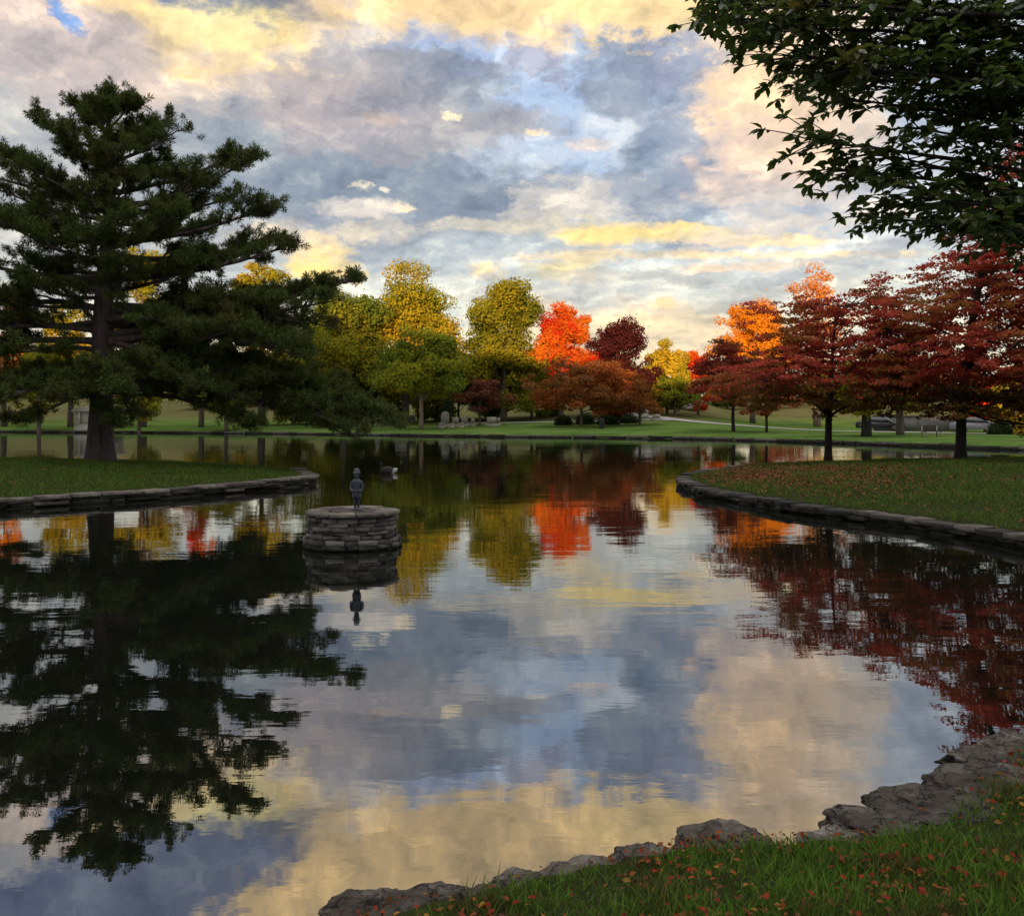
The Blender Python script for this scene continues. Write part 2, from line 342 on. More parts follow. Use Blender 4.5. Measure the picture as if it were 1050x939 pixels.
# ------------------------------------------------------------------ sky
SUN_EL, SUN_AZ = math.radians(6.0), math.radians(5.0)     # light travels toward +Y, a little to +X
def build_sky():
    w = bpy.data.worlds.new('World'); scene.world = w; w.use_nodes = True
    nt = w.node_tree; nt.nodes.clear(); L = nt.links
    out = nt.nodes.new('ShaderNodeOutputWorld'); bg = nt.nodes.new('ShaderNodeBackground')
    sky = nt.nodes.new('ShaderNodeTexSky'); sky.sky_type = 'NISHITA'; sky.sun_disc = False
    sky.sun_elevation = SUN_EL; sky.sun_rotation = math.pi + SUN_AZ
    def math_(op, a, b=None, c=None):
        n = nt.nodes.new('ShaderNodeMath'); n.operation = op
        for i, v in enumerate((a, b, c)):
            if v is None: continue
            if isinstance(v, (int, float)): n.inputs[i].default_value = v
            else: L.new(v, n.inputs[i])
        return n.outputs[0]
    tc = nt.nodes.new('ShaderNodeTexCoord')
    sx = nt.nodes.new('ShaderNodeSeparateXYZ'); L.new(tc.outputs['Generated'], sx.inputs[0])
    az = math_('MULTIPLY', math_('ARCTAN2', sx.outputs[0], sx.outputs[1]), 1000.0)
    el = math_('MULTIPLY', math_('ARCSINE', sx.outputs[2]), 1000.0)
    cv = nt.nodes.new('ShaderNodeCombineXYZ'); L.new(az, cv.inputs[0]); L.new(el, cv.inputs[1])
    def noise(vec, scale, detail, sc=(1, 1, 1), rough=.55):
        mp = nt.nodes.new('ShaderNodeMapping'); mp.inputs['Scale'].default_value = sc; L.new(vec, mp.inputs[0])
        n = nt.nodes.new('ShaderNodeTexNoise'); n.inputs['Scale'].default_value = scale; n.inputs['Detail'].default_value = detail; n.inputs['Roughness'].default_value = rough
        L.new(mp.outputs[0], n.inputs['Vector']); return n
    def vmath(op, a, b):
        n = nt.nodes.new('ShaderNodeVectorMath'); n.operation = op
        for i, v in enumerate((a, b)):
            if isinstance(v, tuple): n.inputs[i].default_value = v
            else: L.new(v, n.inputs[i])
        return n.outputs[0]
    # cloud deck seen in perspective
    zz = math_('ADD', math_('MAXIMUM', sx.outputs[2], 0.0), .14)
    cp = nt.nodes.new('ShaderNodeCombineXYZ'); L.new(math_('DIVIDE', sx.outputs[0], zz), cp.inputs[0]); L.new(math_('DIVIDE', sx.outputs[1], zz), cp.inputs[1])
    n_deck = noise(cp.outputs[0], 1.5, 9, (1.0, 1.0, 1), .62)
    n_deck2 = noise(cp.outputs[0], 5.0, 7, (1.1, .9, 1), .6)
    w1 = noise(cv.outputs[0], 1.0, 5, (1/130, 1/70, 1), .6)
    w2 = noise(cv.outputs[0], 1.0, 5, (1/34, 1/20, 1), .62)
    w3 = noise(cv.outputs[0], 1.0, 5, (1/13, 1/8, 1), .65)
    wa = vmath('MULTIPLY', vmath('SUBTRACT', w1.outputs['Color'], (.5, .5, .5)), (190, 100, 0))
    wb = vmath('MULTIPLY', vmath('SUBTRACT', w2.outputs['Color'], (.5, .5, .5)), (84, 44, 0))
    wc = vmath('MULTIPLY', vmath('SUBTRACT', w3.outputs['Color'], (.5, .5, .5)), (26, 15, 0))
    bc = vmath('ADD', wb, wc)
    pos = vmath('ADD', vmath('ADD', cv.outputs[0], wa), bc)
    pos_small = vmath('ADD', vmath('ADD', cv.outputs[0], vmath('MULTIPLY', wb, (.45, .3, 0))), wc)
    nd = math_('SUBTRACT', n_deck.outputs[0], .5)
    nd2 = math_('SUBTRACT', n_deck2.outputs[0], .5)
    # clear-sky colour with height
    rp = ramp(nt, [(0.0, srgb(220, 204, 182)), (.12, srgb(204, 194, 182)), (.3, srgb(184, 182, 184)), (.55, srgb(165, 168, 182)), (1.0, srgb(178, 174, 172))])
    L.new(math_('DIVIDE', el, 520.0), rp.inputs[0])
    nis = nt.nodes.new('ShaderNodeMix'); nis.data_type = 'RGBA'; nis.blend_type = 'ADD'; nis.inputs[0].default_value = .06
    L.new(rp.outputs[0], nis.inputs[6]); L.new(sky.outputs[0], nis.inputs[7])
    cur = nis.outputs[2]
    def blob(px, py, rx, ry, rgb, op=.9, soft=.9, ang=0.0, nz=.5, small=False, fine=0.0):
        nonlocal cur
        u = (px - 525) / F; v = (HOR - py) / F
        A = 1000 * math.atan(u); E = 1000 * math.asin(v / math.sqrt(1 + u*u + v*v))
        mp = nt.nodes.new('ShaderNodeMapping'); mp.vector_type = 'TEXTURE'
        mp.inputs['Location'].default_value = (A, E, 0); mp.inputs['Rotation'].default_value = (0, 0, math.radians(ang)); mp.inputs['Scale'].default_value = (rx, ry, 1)
        L.new(pos_small if small else pos, mp.inputs[0])
        r2 = vmath('DOT_PRODUCT', mp.outputs[0], mp.outputs[0])
        d = mp  # noqa
        node = r2.node; val = node.outputs['Value']
        if nz: val = math_('MULTIPLY_ADD', nd, nz * 2.2, val)
        if fine: val = math_('MULTIPLY_ADD', nd2, fine * 2.2, val)
        mr = nt.nodes.new('ShaderNodeMapRange'); mr.interpolation_type = 'SMOOTHSTEP'
        mr.inputs[1].default_value = 1.0; mr.inputs[2].default_value = 1.0 - soft; mr.inputs[3].default_value = 0.0; mr.inputs[4].default_value = op
        L.new(val, mr.inputs[0])
        mx = nt.nodes.new('ShaderNodeMix'); mx.data_type = 'RGBA'
        L.new(mr.outputs[0], mx.inputs[0]); L.new(cur, mx.inputs[6]); mx.inputs[7].default_value = srgb(*rgb)
        cur = mx.outputs[2]
    for b in SKY: blob(*b[:5], **(b[5] if len(b) > 5 else {}))
    # billows of the deck, flattened toward the horizon; crests that face the sunset are warm, hollows blue-grey
    e2 = math_('MULTIPLY', math_('LOGARITHM', math_('ADD', 1.0, math_('DIVIDE', math_('MAXIMUM', el, 0.0), 130.0)), math.e), 300.0)
    pv = nt.nodes.new('ShaderNodeCombineXYZ'); L.new(az, pv.inputs[0]); L.new(e2, pv.inputs[1])
    pw = vmath('ADD', pv.outputs[0], vmath('MULTIPLY', wb, (.55, .5, 0)))
    def relief(vec, sx, sy, det, ox, oy, ro):
        n1 = noise(vec, 1.0, det, (1/sx, 1/sy, 1), ro); n2 = noise(vmath('ADD', vec, (ox, oy, 0)), 1.0, det, (1/sx, 1/sy, 1), ro)
        return n1.outputs[0], math_('SUBTRACT', n1.outputs[0], n2.outputs[0])
    nA, rA = relief(pw, 95, 50, 9, -16, 13, .63)
    nB, rB = relief(pw, 28, 15, 8, -5, 5, .66)
    mixn = math_('ADD', math_('ADD', math_('MULTIPLY', math_('SUBTRACT', nA, .5), .62), math_('MULTIPLY', rA, .85)), math_('ADD', math_('MULTIPLY', rB, .50), math_('MULTIPLY', nd2, .20)))
    mo = nt.nodes.new('ShaderNodeMapRange'); mo.inputs[1].default_value = -.26; mo.inputs[2].default_value = .26; mo.inputs[3].default_value = 0; mo.inputs[4].default_value = 1
    L.new(mixn, mo.inputs[0])
    tint = ramp(nt, [(0, (.66, .70, .74, 1)), (.42, (.95, .96, .97, 1)), (.62, (1.10, 1.08, 1.03, 1)), (1, (1.62, 1.52, 1.32, 1))]); L.new(mo.outputs[0], tint.inputs[0])
    mul = nt.nodes.new('ShaderNodeMix'); mul.data_type = 'RGBA'; mul.blend_type = 'MULTIPLY'; mul.inputs[0].default_value = 1
    L.new(cur, mul.inputs[6]); L.new(tint.outputs[0], mul.inputs[7])
    # added boost: unseen sky overhead brightened to lift the shaded grass and trees
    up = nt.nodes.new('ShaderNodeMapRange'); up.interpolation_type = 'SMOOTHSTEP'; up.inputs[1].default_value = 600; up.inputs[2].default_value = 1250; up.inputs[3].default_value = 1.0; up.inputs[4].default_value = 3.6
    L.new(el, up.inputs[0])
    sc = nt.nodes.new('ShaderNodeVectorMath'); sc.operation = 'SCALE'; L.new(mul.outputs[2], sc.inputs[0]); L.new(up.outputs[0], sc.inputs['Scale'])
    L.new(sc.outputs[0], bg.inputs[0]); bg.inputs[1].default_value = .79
    L.new(bg.outputs[0], out.inputs[0])

SKY = [
    # px, py, rx, ry, colour
    (60, 150, 300, 230, (178, 178, 178), dict(op=.85, soft=1.0)),
    (430, 165, 360, 130, (148, 158, 170), dict(op=.95, soft=.8)),
    (900, 200, 240, 80, (190, 196, 206), dict(op=.8, soft=1.0)),
    (600, 118, 150, 90, (176, 196, 224), dict(op=.95, soft=.8)),
    (470, 58, 150, 26, (170, 188, 220), dict(op=.9, soft=.8)),
    (660, 145, 90, 54, (212, 218, 226), dict(op=.9, soft=.9, fine=1.2)),
    (520, 165, 80, 30, (196, 206, 222), dict(op=.7, soft=.9, fine=1.0)),
    # grey undersides
    (430, 82, 130, 30, (140, 148, 164), dict(op=.95, soft=.7, ang=-4)),
    (545, 58, 42, 28, (150, 155, 178), dict(op=.9, soft=.7)),
    (640, 78, 62, 48, (146, 156, 174), dict(op=.9, soft=.7)),
    (690, 60, 50, 24, (160, 166, 186), dict(op=.8, soft=.8)),
    (450, 140, 150, 32, (158, 158, 166), dict(op=.9, soft=.8)),
    (400, 188, 190, 34, (136, 148, 164), dict(op=.95, soft=.7)),
    (705, 180, 90, 80, (140, 154, 174), dict(op=.9, soft=.7, ang=20, fine=.6)),
    (725, 110, 38, 90, (160, 166, 182), dict(op=.85, soft=.7)),
    (640, 195, 110, 16, (164, 170, 182), dict(op=.8, soft=.8, fine=.5)),
    (370, 228, 90, 18, (160, 166, 180), dict(op=.8, soft=.8)),
    # warm light on the high clouds
    (150, 30, 230, 90, (220, 198, 182), dict(op=.8, soft=1.0)),
    (560, -35, 560, 74, (248, 212, 156), dict(op=.92, soft=.7)),
    (340, 60, 120, 44, (172, 168, 172), dict(op=.85, soft=1.0)),
    (210, 0, 125, 76, (255, 222, 154), dict(op=.95, soft=1.0, fine=.6)),
    (215, -2, 75, 56, (255, 240, 180), dict(op=.9, soft=1.0)),
    (665, 22, 85, 32, (255, 222, 164), dict(op=.95, soft=.7)),
    (785, 110, 64, 130, (232, 206, 186), dict(op=.88, soft=1.0)),
    (762, 60, 60, 70, (246, 214, 176), dict(op=.85, soft=1.0)),
    (840, 70, 90, 130, (238, 206, 170), dict(op=.7, soft=1.0)),
    (50, 60, 110, 60, (196, 182, 180), dict(op=.8, soft=1.0)), (360, 120, 120, 40, (168, 164, 172), dict(op=.8, soft=1.0)), (310, 90, 60, 40, (186, 174, 174), dict(op=.7, soft=1.0)),
    # blue breaks upper left
    (30, -112, 300, 66, (118, 130, 158), dict(op=.97, soft=.5, ang=-12, nz=.6)),
    (68, 18, 27, 9, (110, 152, 212), dict(op=.9, soft=.8, ang=-40, small=True, nz=.3, fine=.4)),
    # mid yellow bands
    (560, 205, 80, 15, (224, 214, 202), dict(op=.65, soft=1.0, fine=1.2)),
    (545, 230, 200, 20, (222, 210, 188), dict(op=.75, soft=1.0, fine=.9)),
    (655, 240, 135, 13, (255, 226, 150), dict(op=.95, soft=1.0, small=True, fine=.9, nz=.3)),
    (620, 262, 110, 8, (246, 220, 174), dict(op=.8, soft=1.0, small=True, fine=1.0, nz=.3)),
    (780, 247, 120, 8, (255, 226, 174), dict(op=.85, soft=1.0, ang=-3, small=True, fine=1.0, nz=.3)),
    (830, 262, 150, 6, (248, 222, 176), dict(op=.8, soft=1.0, ang=-2, small=True, fine=1.0, nz=.3)),
    (330, 268, 60, 34, (252, 220, 152), dict(op=.95, soft=1.0, fine=.8)),
    (322, 275, 26, 18, (255, 228, 150), dict(op=.9, soft=1.0, fine=.8, small=True)),
    (290, 240, 70, 26, (228, 212, 190), dict(op=.7, soft=1.0, fine=.6)),
    (370, 213, 60, 12, (226, 216, 206), dict(op=.8, soft=1.0, small=True, fine=1.2)),
    (358, 240, 30, 12, (240, 224, 196), dict(op=.7, soft=1.0, small=True, fine=1.2)),
    (500, 278, 26, 11, (250, 222, 172), dict(op=.85, soft=1.0, small=True, fine=.7)),
    (575, 277, 52, 13, (248, 226, 168), dict(op=.85, soft=1.0, small=True, fine=1.0)),
    (850, 225, 170, 14, (222, 210, 198), dict(op=.75, soft=1.0, fine=1.4)),
    (800, 205, 120, 8, (226, 212, 200), dict(op=.7, soft=1.0, fine=1.4, small=True)),
    (660, 280, 150, 14, (186, 185, 182), dict(op=.8, soft=1.0, fine=.6)),
    (880, 270, 140, 12, (176, 180, 184), dict(op=.8, soft=1.0, fine=.6)),
    (760, 274, 80, 7, (236, 208, 178), dict(op=.7, soft=1.0, fine=.8, small=True)),
    (800, 295, 130, 18, (190, 188, 182), dict(op=.7, soft=1.0)),
    (560, 300, 150, 14, (196, 192, 186), dict(op=.6, soft=1.0, fine=.6)),
    # small lit puffs
    (373, 190, 13, 6, (252, 240, 210), dict(op=.72, soft=1.0, small=True, nz=.3, fine=.5)),
    (396, 195, 9, 4, (244, 234, 214), dict(op=.8, soft=1.0, small=True, nz=.3, fine=.5)),
    (417, 213, 18, 6, (252, 232, 198), dict(op=.72, soft=1.0, small=True, nz=.3, fine=.6)),
    (462, 119, 14, 4.5, (252, 236, 200), dict(op=.72, soft=1.0, small=True, nz=.3, fine=.5)),
    (551, 135, 14, 5, (246, 220, 180), dict(op=.85, soft=1.0, small=True, nz=.3, fine=.6)),
    (392, 122, 30, 11, (212, 190, 176), dict(op=.75, soft=1.0, small=True, nz=.4, fine=.7)),
    (600, 148, 26, 9, (226, 206, 194), dict(op=.65, soft=1.0, small=True, nz=.4, fine=.7)),
    # low horizon
    (640, 345, 210, 50, (230, 206, 170), dict(op=.8, soft=1.0)),
    (685, 311, 13, 9, (250, 212, 164), dict(op=.9, soft=1.0, small=True, nz=.2)),
    (652, 332, 38, 11, (240, 212, 176), dict(op=.8, soft=1.0, small=True, nz=.3, fine=.6)),
    (635, 308, 22, 7, (222, 204, 188), dict(op=.7, soft=1.0, small=True, fine=.5)),
]
build_sky()

sd_ = bpy.data.lights.new('sun', 'SUN'); sd_.energy = 5.0; sd_.angle = math.radians(.5); sd_.color = (1.0, .64, .32)
so = bpy.data.objects.new('sun', sd_); COL.objects.link(so)
ldir = Vector((math.sin(SUN_AZ) * math.cos(SUN_EL), math.cos(SUN_AZ) * math.cos(SUN_EL), -math.sin(SUN_EL)))
so.rotation_euler = ldir.to_track_quat('-Z', 'Y').to_euler(); so.location = (0, -60, 60)

# ------------------------------------------------------------------ pond outline and terrain
POND = [(-0.9,4.02),(-2.6,3.0),(-6,1.3),(-14,0.0),(-24,3),(-27,11),(-22,17.5),(-16,20.6),(-11.9,22.7),(-9.4,25.2),(-7.6,28.2),(-6.6,30.0),
        (-6.5,31.4),(-7.6,34.8),(-10.2,37.8),(-14,40.2),(-20,41.6),(-28,44.5),(-40,53),(-57,76),(-70,104),(-72,120),(-64,122),(-44,117),(-25,110),(-10,100),
        (0,94.5),(9,91),(16,86.5),(21,80),(25,74),(28,67),(31.5,60),(37,53),(41,48),(38,44.5),(30,43),(22,42),(14,41),(9.3,38.2),(6.9,34.2),(5.45,31.0),
        (5.25,29.3),(5.3,26.2),(6.45,21.6),(7.85,18.8),(8.5,16.2),(9.4,13.2),(9.7,10.6),(8.0,8.7),(5.6,7.75),(3.75,6.75),(3.0,6.1),(2.45,5.55),(2.05,5.12),
        (1.62,4.88),(1.25,4.84),(.9,4.82),(.45,4.66),(0.05,4.48),(-.35,4.28)]
PP = np.array(POND, float)

def signed_dist(P):
    """+ on land, - over water; P (N,2)"""
    P = np.asarray(P, float)
    a = PP; b = np.roll(PP, -1, axis=0)
    best = np.full(len(P), 1e9); inside = np.zeros(len(P), bool)
    for (ax, ay), (bx, by) in zip(a, b):
        ex, ey = bx - ax, by - ay
        t = np.clip(((P[:,0]-ax)*ex + (P[:,1]-ay)*ey) / (ex*ex + ey*ey), 0, 1)
        d = (P[:,0] - ax - t*ex)**2 + (P[:,1] - ay - t*ey)**2
        best = np.minimum(best, d)
        cond = ((ay > P[:,1]) != (by > P[:,1]))
        xin = ax + (P[:,1] - ay) / (by - ay + 1e-12) * ex
        inside ^= cond & (P[:,0] < xin)
    d = np.sqrt(best)
    return np.where(inside, -d, d)

def sstep(a, b, x):
    t = np.clip((x - a) / (b - a), 0, 1); return t * t * (3 - 2 * t)

def vnoise(x, y, s, seed=0):
    return np.array([mnoise.noise(Vector((a / s, b / s, seed * 7.3))) for a, b in zip(x, y)])

def ground_z(P):
    P = np.asarray(P, float); x, y = P[:, 0], P[:, 1]
    sd = signed_dist(P); s = np.maximum(sd, 0)
    near = (y < 9.2) & (x > -24) & (x < 10.2)
    # height of the land behind the edging
    z_near = .16 + .115 * np.minimum(s, 4.2)
    z_pen = .235 + .06 * np.minimum(s, 8)
    centre = .36 + .040 * np.minimum(s, 200) + .0011 * np.maximum(s - 18, 0) ** 2
    centre = np.where(centre > 9, 9 + .02 * (centre - 9), centre)
    right = .36 + .007 * np.minimum(s, 45) + .05 * np.maximum(s - 45, 0)
    right = np.where(right > 7, 7 + .02 * (right - 7), right)
    k = sstep(14, 34, x - .08 * (y - 90))
    z_far = centre * (1 - k) + right * k
    kf = sstep(44, 58, y)
    z = z_pen * (1 - kf) + z_far * kf
    kn = sstep(11.5, 8.5, y)
    z = z * (1 - kn) + z_near * kn
    # the hill behind the viewer that shades the pond at sunset
    crest = 31.0 - 6.5 * sstep(-26, 0, x) - 5.0 * sstep(16, 28, x) + 1.2 * np.sin(x * .11 + 1) + .8 * np.sin(x * .31)
    hb = sstep(-22, -72, y) * crest * sstep(-260, -150, y)
    z = np.where(y < -20, .64 + hb, z)
    return np.where(sd < .25, -0.7 + (z + .7) * sstep(-.25, .25, sd), z)

def gz(x, y): return float(ground_z([(x, y)])[0])

def build_ground():
    na = 560
    rad = np.concatenate([[0.6], np.geomspace(1.2, 12, 90), np.geomspace(12.12, 150, 250)[:], np.geomspace(153, 3000, 40)])
    # finer rays in front of the viewer
    f = np.linspace(-math.radians(40), math.radians(40), 420)
    rest = np.linspace(math.radians(40), math.radians(320), na - 420 + 2)[1:-1]
    ang = np.concatenate([f, rest])
    A, R = np.meshgrid(ang, rad)
    X = np.sin(A) * R; Y = np.cos(A) * R
    P = np.stack([X.ravel(), Y.ravel()], 1)
    Z = ground_z(P)
    V = np.concatenate([np.stack([P[:,0], P[:,1], Z], 1), [[0, 0, gz(0, 0)]]])
    m, n = len(rad), len(ang)
    i = np.arange(m - 1)[:, None] * n; j = np.arange(n)[None, :]; k = (j + 1) % n
    Fq = np.stack([i + j, i + n + j, i + n + k, i + k], -1).reshape(-1, 4)
    jj = np.arange(n); tri = np.stack([np.full(n, m * n), jj, (jj + 1) % n], -1)
    mb = MB(); mb.add(V, [Fq, tri])
    o = mb.build('ground', M['ground'], smooth=True); tag(o, kind='structure')
build_ground()

mb = MB(); mb.add([(-90, -2, 0), (60, -2, 0), (60, 135, 0), (-90, 135, 0)], [np.array([[0, 1, 2, 3]])])
tag(mb.build('water', M['water']), kind='structure')

# path along the far lawn, a sheet that follows the ground
def ribbon(name, line, width, mat, lift=.02):
    line = np.array(line, float)
    # resample
    seg = np.linalg.norm(np.diff(line, axis=0), axis=1); cum = np.concatenate([[0], np.cumsum(seg)])
    s = np.linspace(0, cum[-1], int(cum[-1] / .8) + 2)
    c = np.stack([np.interp(s, cum, line[:, i]) for i in (0, 1)], 1)
    for _ in range(6): c[1:-1] = (c[:-2] + 2 * c[1:-1] + c[2:]) / 4
    t = np.gradient(c, axis=0); t /= np.linalg.norm(t, axis=1)[:, None]; nn = np.stack([-t[:, 1], t[:, 0]], 1)
    k = 5; offs = np.linspace(-.5, .5, k) * width
    P = (c[:, None, :] + nn[:, None, :] * offs[None, :, None]).reshape(-1, 2)
    Z = ground_z(P) + lift
    V = np.concatenate([P, Z[:, None]], 1); m = len(c)
    i = np.arange(m - 1)[:, None] * k; j = np.arange(k - 1)[None, :]
    Fq = np.stack([i + j, i + j + 1, i + k + j + 1, i + k + j], -1).reshape(-1, 4)
    mb = MB(); mb.add(V, [Fq]); o = mb.build(name, mat, smooth=True); tag(o, kind='structure'); return o
ribbon('path', [(62, 64), (50, 76), (40, 88), (33, 98), (27, 108), (21, 116), (16, 126), (19, 140), (30, 160)], 2.6, M['path'], .05)
ribbon('path', [(21, 117), (10, 117), (0, 118), (-8, 120)], 1.6, M['path'], .05)

# ------------------------------------------------------------------ dry stone walls
def dry_wall(name, label, line, zb, zt, mat, seed, thick=.45, lmin=.35, lmax=1.0, hmin=.05, hmax=.095, capname='cap_stones', cap_mat=None, over=.06, inset=0.0):
    rng = np.random.default_rng(seed)
    line = np.array(line, float)
    seg = np.linalg.norm(np.diff(line, axis=0), axis=1); cum = np.concatenate([[0], np.cumsum(seg)])
    def pt(s):
        x = np.interp(s, cum, line[:, 0]); y = np.interp(s, cum, line[:, 1])
        x2 = np.interp(min(s + .3, cum[-1]), cum, line[:, 0]); y2 = np.interp(min(s + .3, cum[-1]), cum, line[:, 1])
        x1 = np.interp(max(s - .3, 0), cum, line[:, 0]); y1 = np.interp(max(s - .3, 0), cum, line[:, 1])
        return x, y, math.atan2(y2 - y1, x2 - x1)
    root = thing(name, label, 'stone wall', (float(line[0][0]), float(line[0][1]), 0))
    off = np.array([line[0][0], line[0][1], 0])
    body = MB(); cap = MB()
    z = zb
    while z < zt - .03:
        last = z + hmax * 1.3 >= zt - .03
        h = rng.uniform(hmin, hmax)
        if last: h = zt - z
        s = rng.uniform(-.4, 0)
        while s < cum[-1]:
            l = rng.uniform(lmin, lmax) * (1.25 if last else 1)
            x, y, a = pt(s + l / 2)
            o = rng.normal(0, .06) + (over if last else 0) + inset
            nx, ny = math.sin(a), -math.cos(a)       # toward the water (line runs with land on its left)
            th = thick * rng.uniform(.85, 1.15)
            hh = h * rng.uniform(.78, 1.02)
            add_box(cap if last else body, (x + nx * (o - th/2 + .15) - off[0], y + ny * (o - th/2 + .15) - off[1], z + hh/2 + rng.normal(0, .008)),
                    (l * rng.uniform(.9, .99), th, hh), a + rng.normal(0, .05), .16, rng)
            s += l
        z += h
    body.build('stones', mat, root)
    cap.build(capname, cap_mat or mat, root)
    return root

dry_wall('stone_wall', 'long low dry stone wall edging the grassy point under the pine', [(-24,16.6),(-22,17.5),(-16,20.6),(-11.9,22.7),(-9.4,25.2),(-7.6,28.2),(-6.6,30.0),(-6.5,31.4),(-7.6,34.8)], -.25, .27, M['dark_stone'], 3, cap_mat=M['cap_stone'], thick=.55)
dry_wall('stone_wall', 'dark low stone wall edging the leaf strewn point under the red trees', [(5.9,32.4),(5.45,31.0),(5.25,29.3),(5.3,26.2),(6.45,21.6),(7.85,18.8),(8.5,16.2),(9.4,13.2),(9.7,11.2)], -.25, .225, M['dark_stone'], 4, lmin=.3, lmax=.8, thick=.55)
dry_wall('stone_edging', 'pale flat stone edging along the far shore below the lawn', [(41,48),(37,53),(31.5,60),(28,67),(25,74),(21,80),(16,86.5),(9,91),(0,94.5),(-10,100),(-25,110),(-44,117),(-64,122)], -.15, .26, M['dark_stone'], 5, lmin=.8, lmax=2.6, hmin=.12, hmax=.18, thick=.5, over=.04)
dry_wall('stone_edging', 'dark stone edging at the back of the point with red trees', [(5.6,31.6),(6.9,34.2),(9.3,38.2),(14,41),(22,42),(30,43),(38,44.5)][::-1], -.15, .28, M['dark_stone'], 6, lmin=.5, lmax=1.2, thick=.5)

# ------------------------------------------------------------------ fountain pedestal and statue
def pedestal():
    c = at(361.5, 16.35, z=0)
    R = .74; top = .60
    root = thing('round_pedestal', 'round dry stone pedestal rising from the pond under a small figure', 'pedestal', c)
    rng = np.random.default_rng(12)
    body = MB()
    z = -.35; first = True
    while z < top - .05:
        h = rng.uniform(.05, .095)
        if z + h > top - .05: h = top - .05 - z
        if h < .02: break
        a = rng.uniform(0, 1)
        end = a + 2 * math.pi
        rr = R + rng.normal(0, .012) + (.05 if z < .12 else 0)
        while a < end - .05:
            l = rng.uniform(.14, .42); da = min(l / rr, end - a)
            m = a + da / 2; hh = h * rng.uniform(.8, 1.0); o = rng.normal(0, .018)
            # wedge stone following the circle
            k = max(2, int(da / .12) + 1)
            aa = np.linspace(a + .012, a + da - .012, k)
            ro = rr + o + rng.normal(0, .008, k); ri = rr - .25
            zt = z + hh + rng.normal(0, .004, k); zb = z + rng.normal(0, .004, k)
            V = []
            for q in range(k):
                cs, sn = math.cos(aa[q]), math.sin(aa[q])
                V += [(ri*cs, ri*sn, zb[q]), (ro[q]*cs, ro[q]*sn, zb[q]), ((ro[q]-.008)*cs, (ro[q]-.008)*sn, zt[q]), (ri*cs, ri*sn, zt[q])]
            Fq = []
            for q in range(k - 1):
                b = q * 4
                for u, w in ((0,1),(1,2),(2,3),(3,0)): Fq.append((b+u, b+w, b+4+w, b+4+u))
            Fq += [(3,2,1,0), (4*k-4, 4*k-3, 4*k-2, 4*k-1)]
            body.add(V, [np.array(Fq)])
            a += da
        z += h
    body.build('stones', M['wall_stone'], root)
    core = MB(); an = np.linspace(0, 2*math.pi, 40, endpoint=False)
    V = [(.6*math.cos(t), .6*math.sin(t), -.35) for t in an] + [(.6*math.cos(t), .6*math.sin(t), top - .06) for t in an]
    Fq = [(i, (i+1) % 40, 40 + (i+1) % 40, 40 + i) for i in range(40)]
    core.add(V, [np.array(Fq), np.array([list(range(40, 80))])]); core.build('mortar_core', M['dark_stone'], root)
    cap = MB()
    # ring of irregular coping slabs
    a = .3; end = a + 2*math.pi
    while a < end - .1:
        da = min(rng.uniform(.45, .75), end - a); k = 6
        aa = np.linspace(a + .015, a + da - .015, k); ro = R + .035 + rng.normal(0, .018, k); ri = rng.uniform(.33, .42)
        h = .05 + rng.normal(0, .006); V = []
        for q in range(k):
            cs, sn = math.cos(aa[q]), math.sin(aa[q])
            V += [(ri*cs, ri*sn, top-.05), (ro[q]*cs, ro[q]*sn, top-.05), (ro[q]*cs, ro[q]*sn, top-.05+h), (ri*cs, ri*sn, top-.05+h)]
        Fq = []
        for q in range(k - 1):
            b = q*4
            for u, w in ((0,1),(1,2),(2,3),(3,0)): Fq.append((b+u, b+w, b+4+w, b+4+u))
        Fq += [(3,2,1,0), (4*k-4, 4*k-3, 4*k-2, 4*k-1)]
        cap.add(V, [np.array(Fq)]); a += da
    cap.build('coping_slabs', M['cap_stone'], root)
    mid = MB(); pts = [(0,0,top-.05),(0,0,top-.012),(0,0,top+.0)]
    add_tube(mid, pts, [.36,.35,.33], 18); mid.build('centre_slab', M['dark_stone'], root)

    # the small bronze figure: a standing child in a long tunic and a brimmed hat
    st = thing('statue', 'small dark bluish bronze figure in a brimmed hat standing on the pedestal', 'statue', (c.x + .07, c.y, top))
    fig = MB()
    def loft(secs, n=18):
        V = []; 
        for (cx, cy, z, rx, ry) in secs:
            for t in np.linspace(0, 2*math.pi, n, endpoint=False): V.append((cx + rx*math.cos(t), cy + ry*math.sin(t), z))
        m = len(secs); i = np.arange(m-1)[:,None]*n; j = np.arange(n)[None,:]; k = (j+1) % n
        Fq = np.stack([i+j, i+k, i+n+k, i+n+j], -1).reshape(-1, 4)
        V = [(x * .84, y * .9, z) for x, y, z in V]
        fig.add(V, [Fq, np.array([list(range(n))[::-1]]), np.array([list(range((m-1)*n, m*n))])])
    for sx in (-1, 1):
        loft([(sx*.032, -.02, 0.015, .026, .05), (sx*.032, 0, .045, .024, .03), (sx*.034, 0, .10, .027, .03), (sx*.036, 0, .17, .032, .034), (sx*.036, 0, .25, .04, .042)])
    loft([(0,0,.20,.085,.07), (0,0,.24,.092,.075), (0,0,.32,.082,.066), (0,0,.37,.076,.06), (0,0,.43,.088,.062), (0,0,.475,.098,.06), (0,0,.50,.085,.05), (0,0,.515,.045,.04), (0,0,.545,.03,.032)])
    loft([(0,-.004,.525,.028,.03), (0,-.008,.545,.044,.048), (0,-.01,.575,.054,.06), (0,-.008,.61,.056,.062), (0,0,.64,.046,.052), (0,0,.66,.02,.02)])
    for sx in (-1, 1):
        add_tube(fig, [(sx*.074,0,.475),(sx*.098,.005,.40),(sx*.094,-.02,.345),(sx*.065,-.06,.315),(sx*.026,-.076,.325)], [.027,.025,.021,.019,.02], 10)
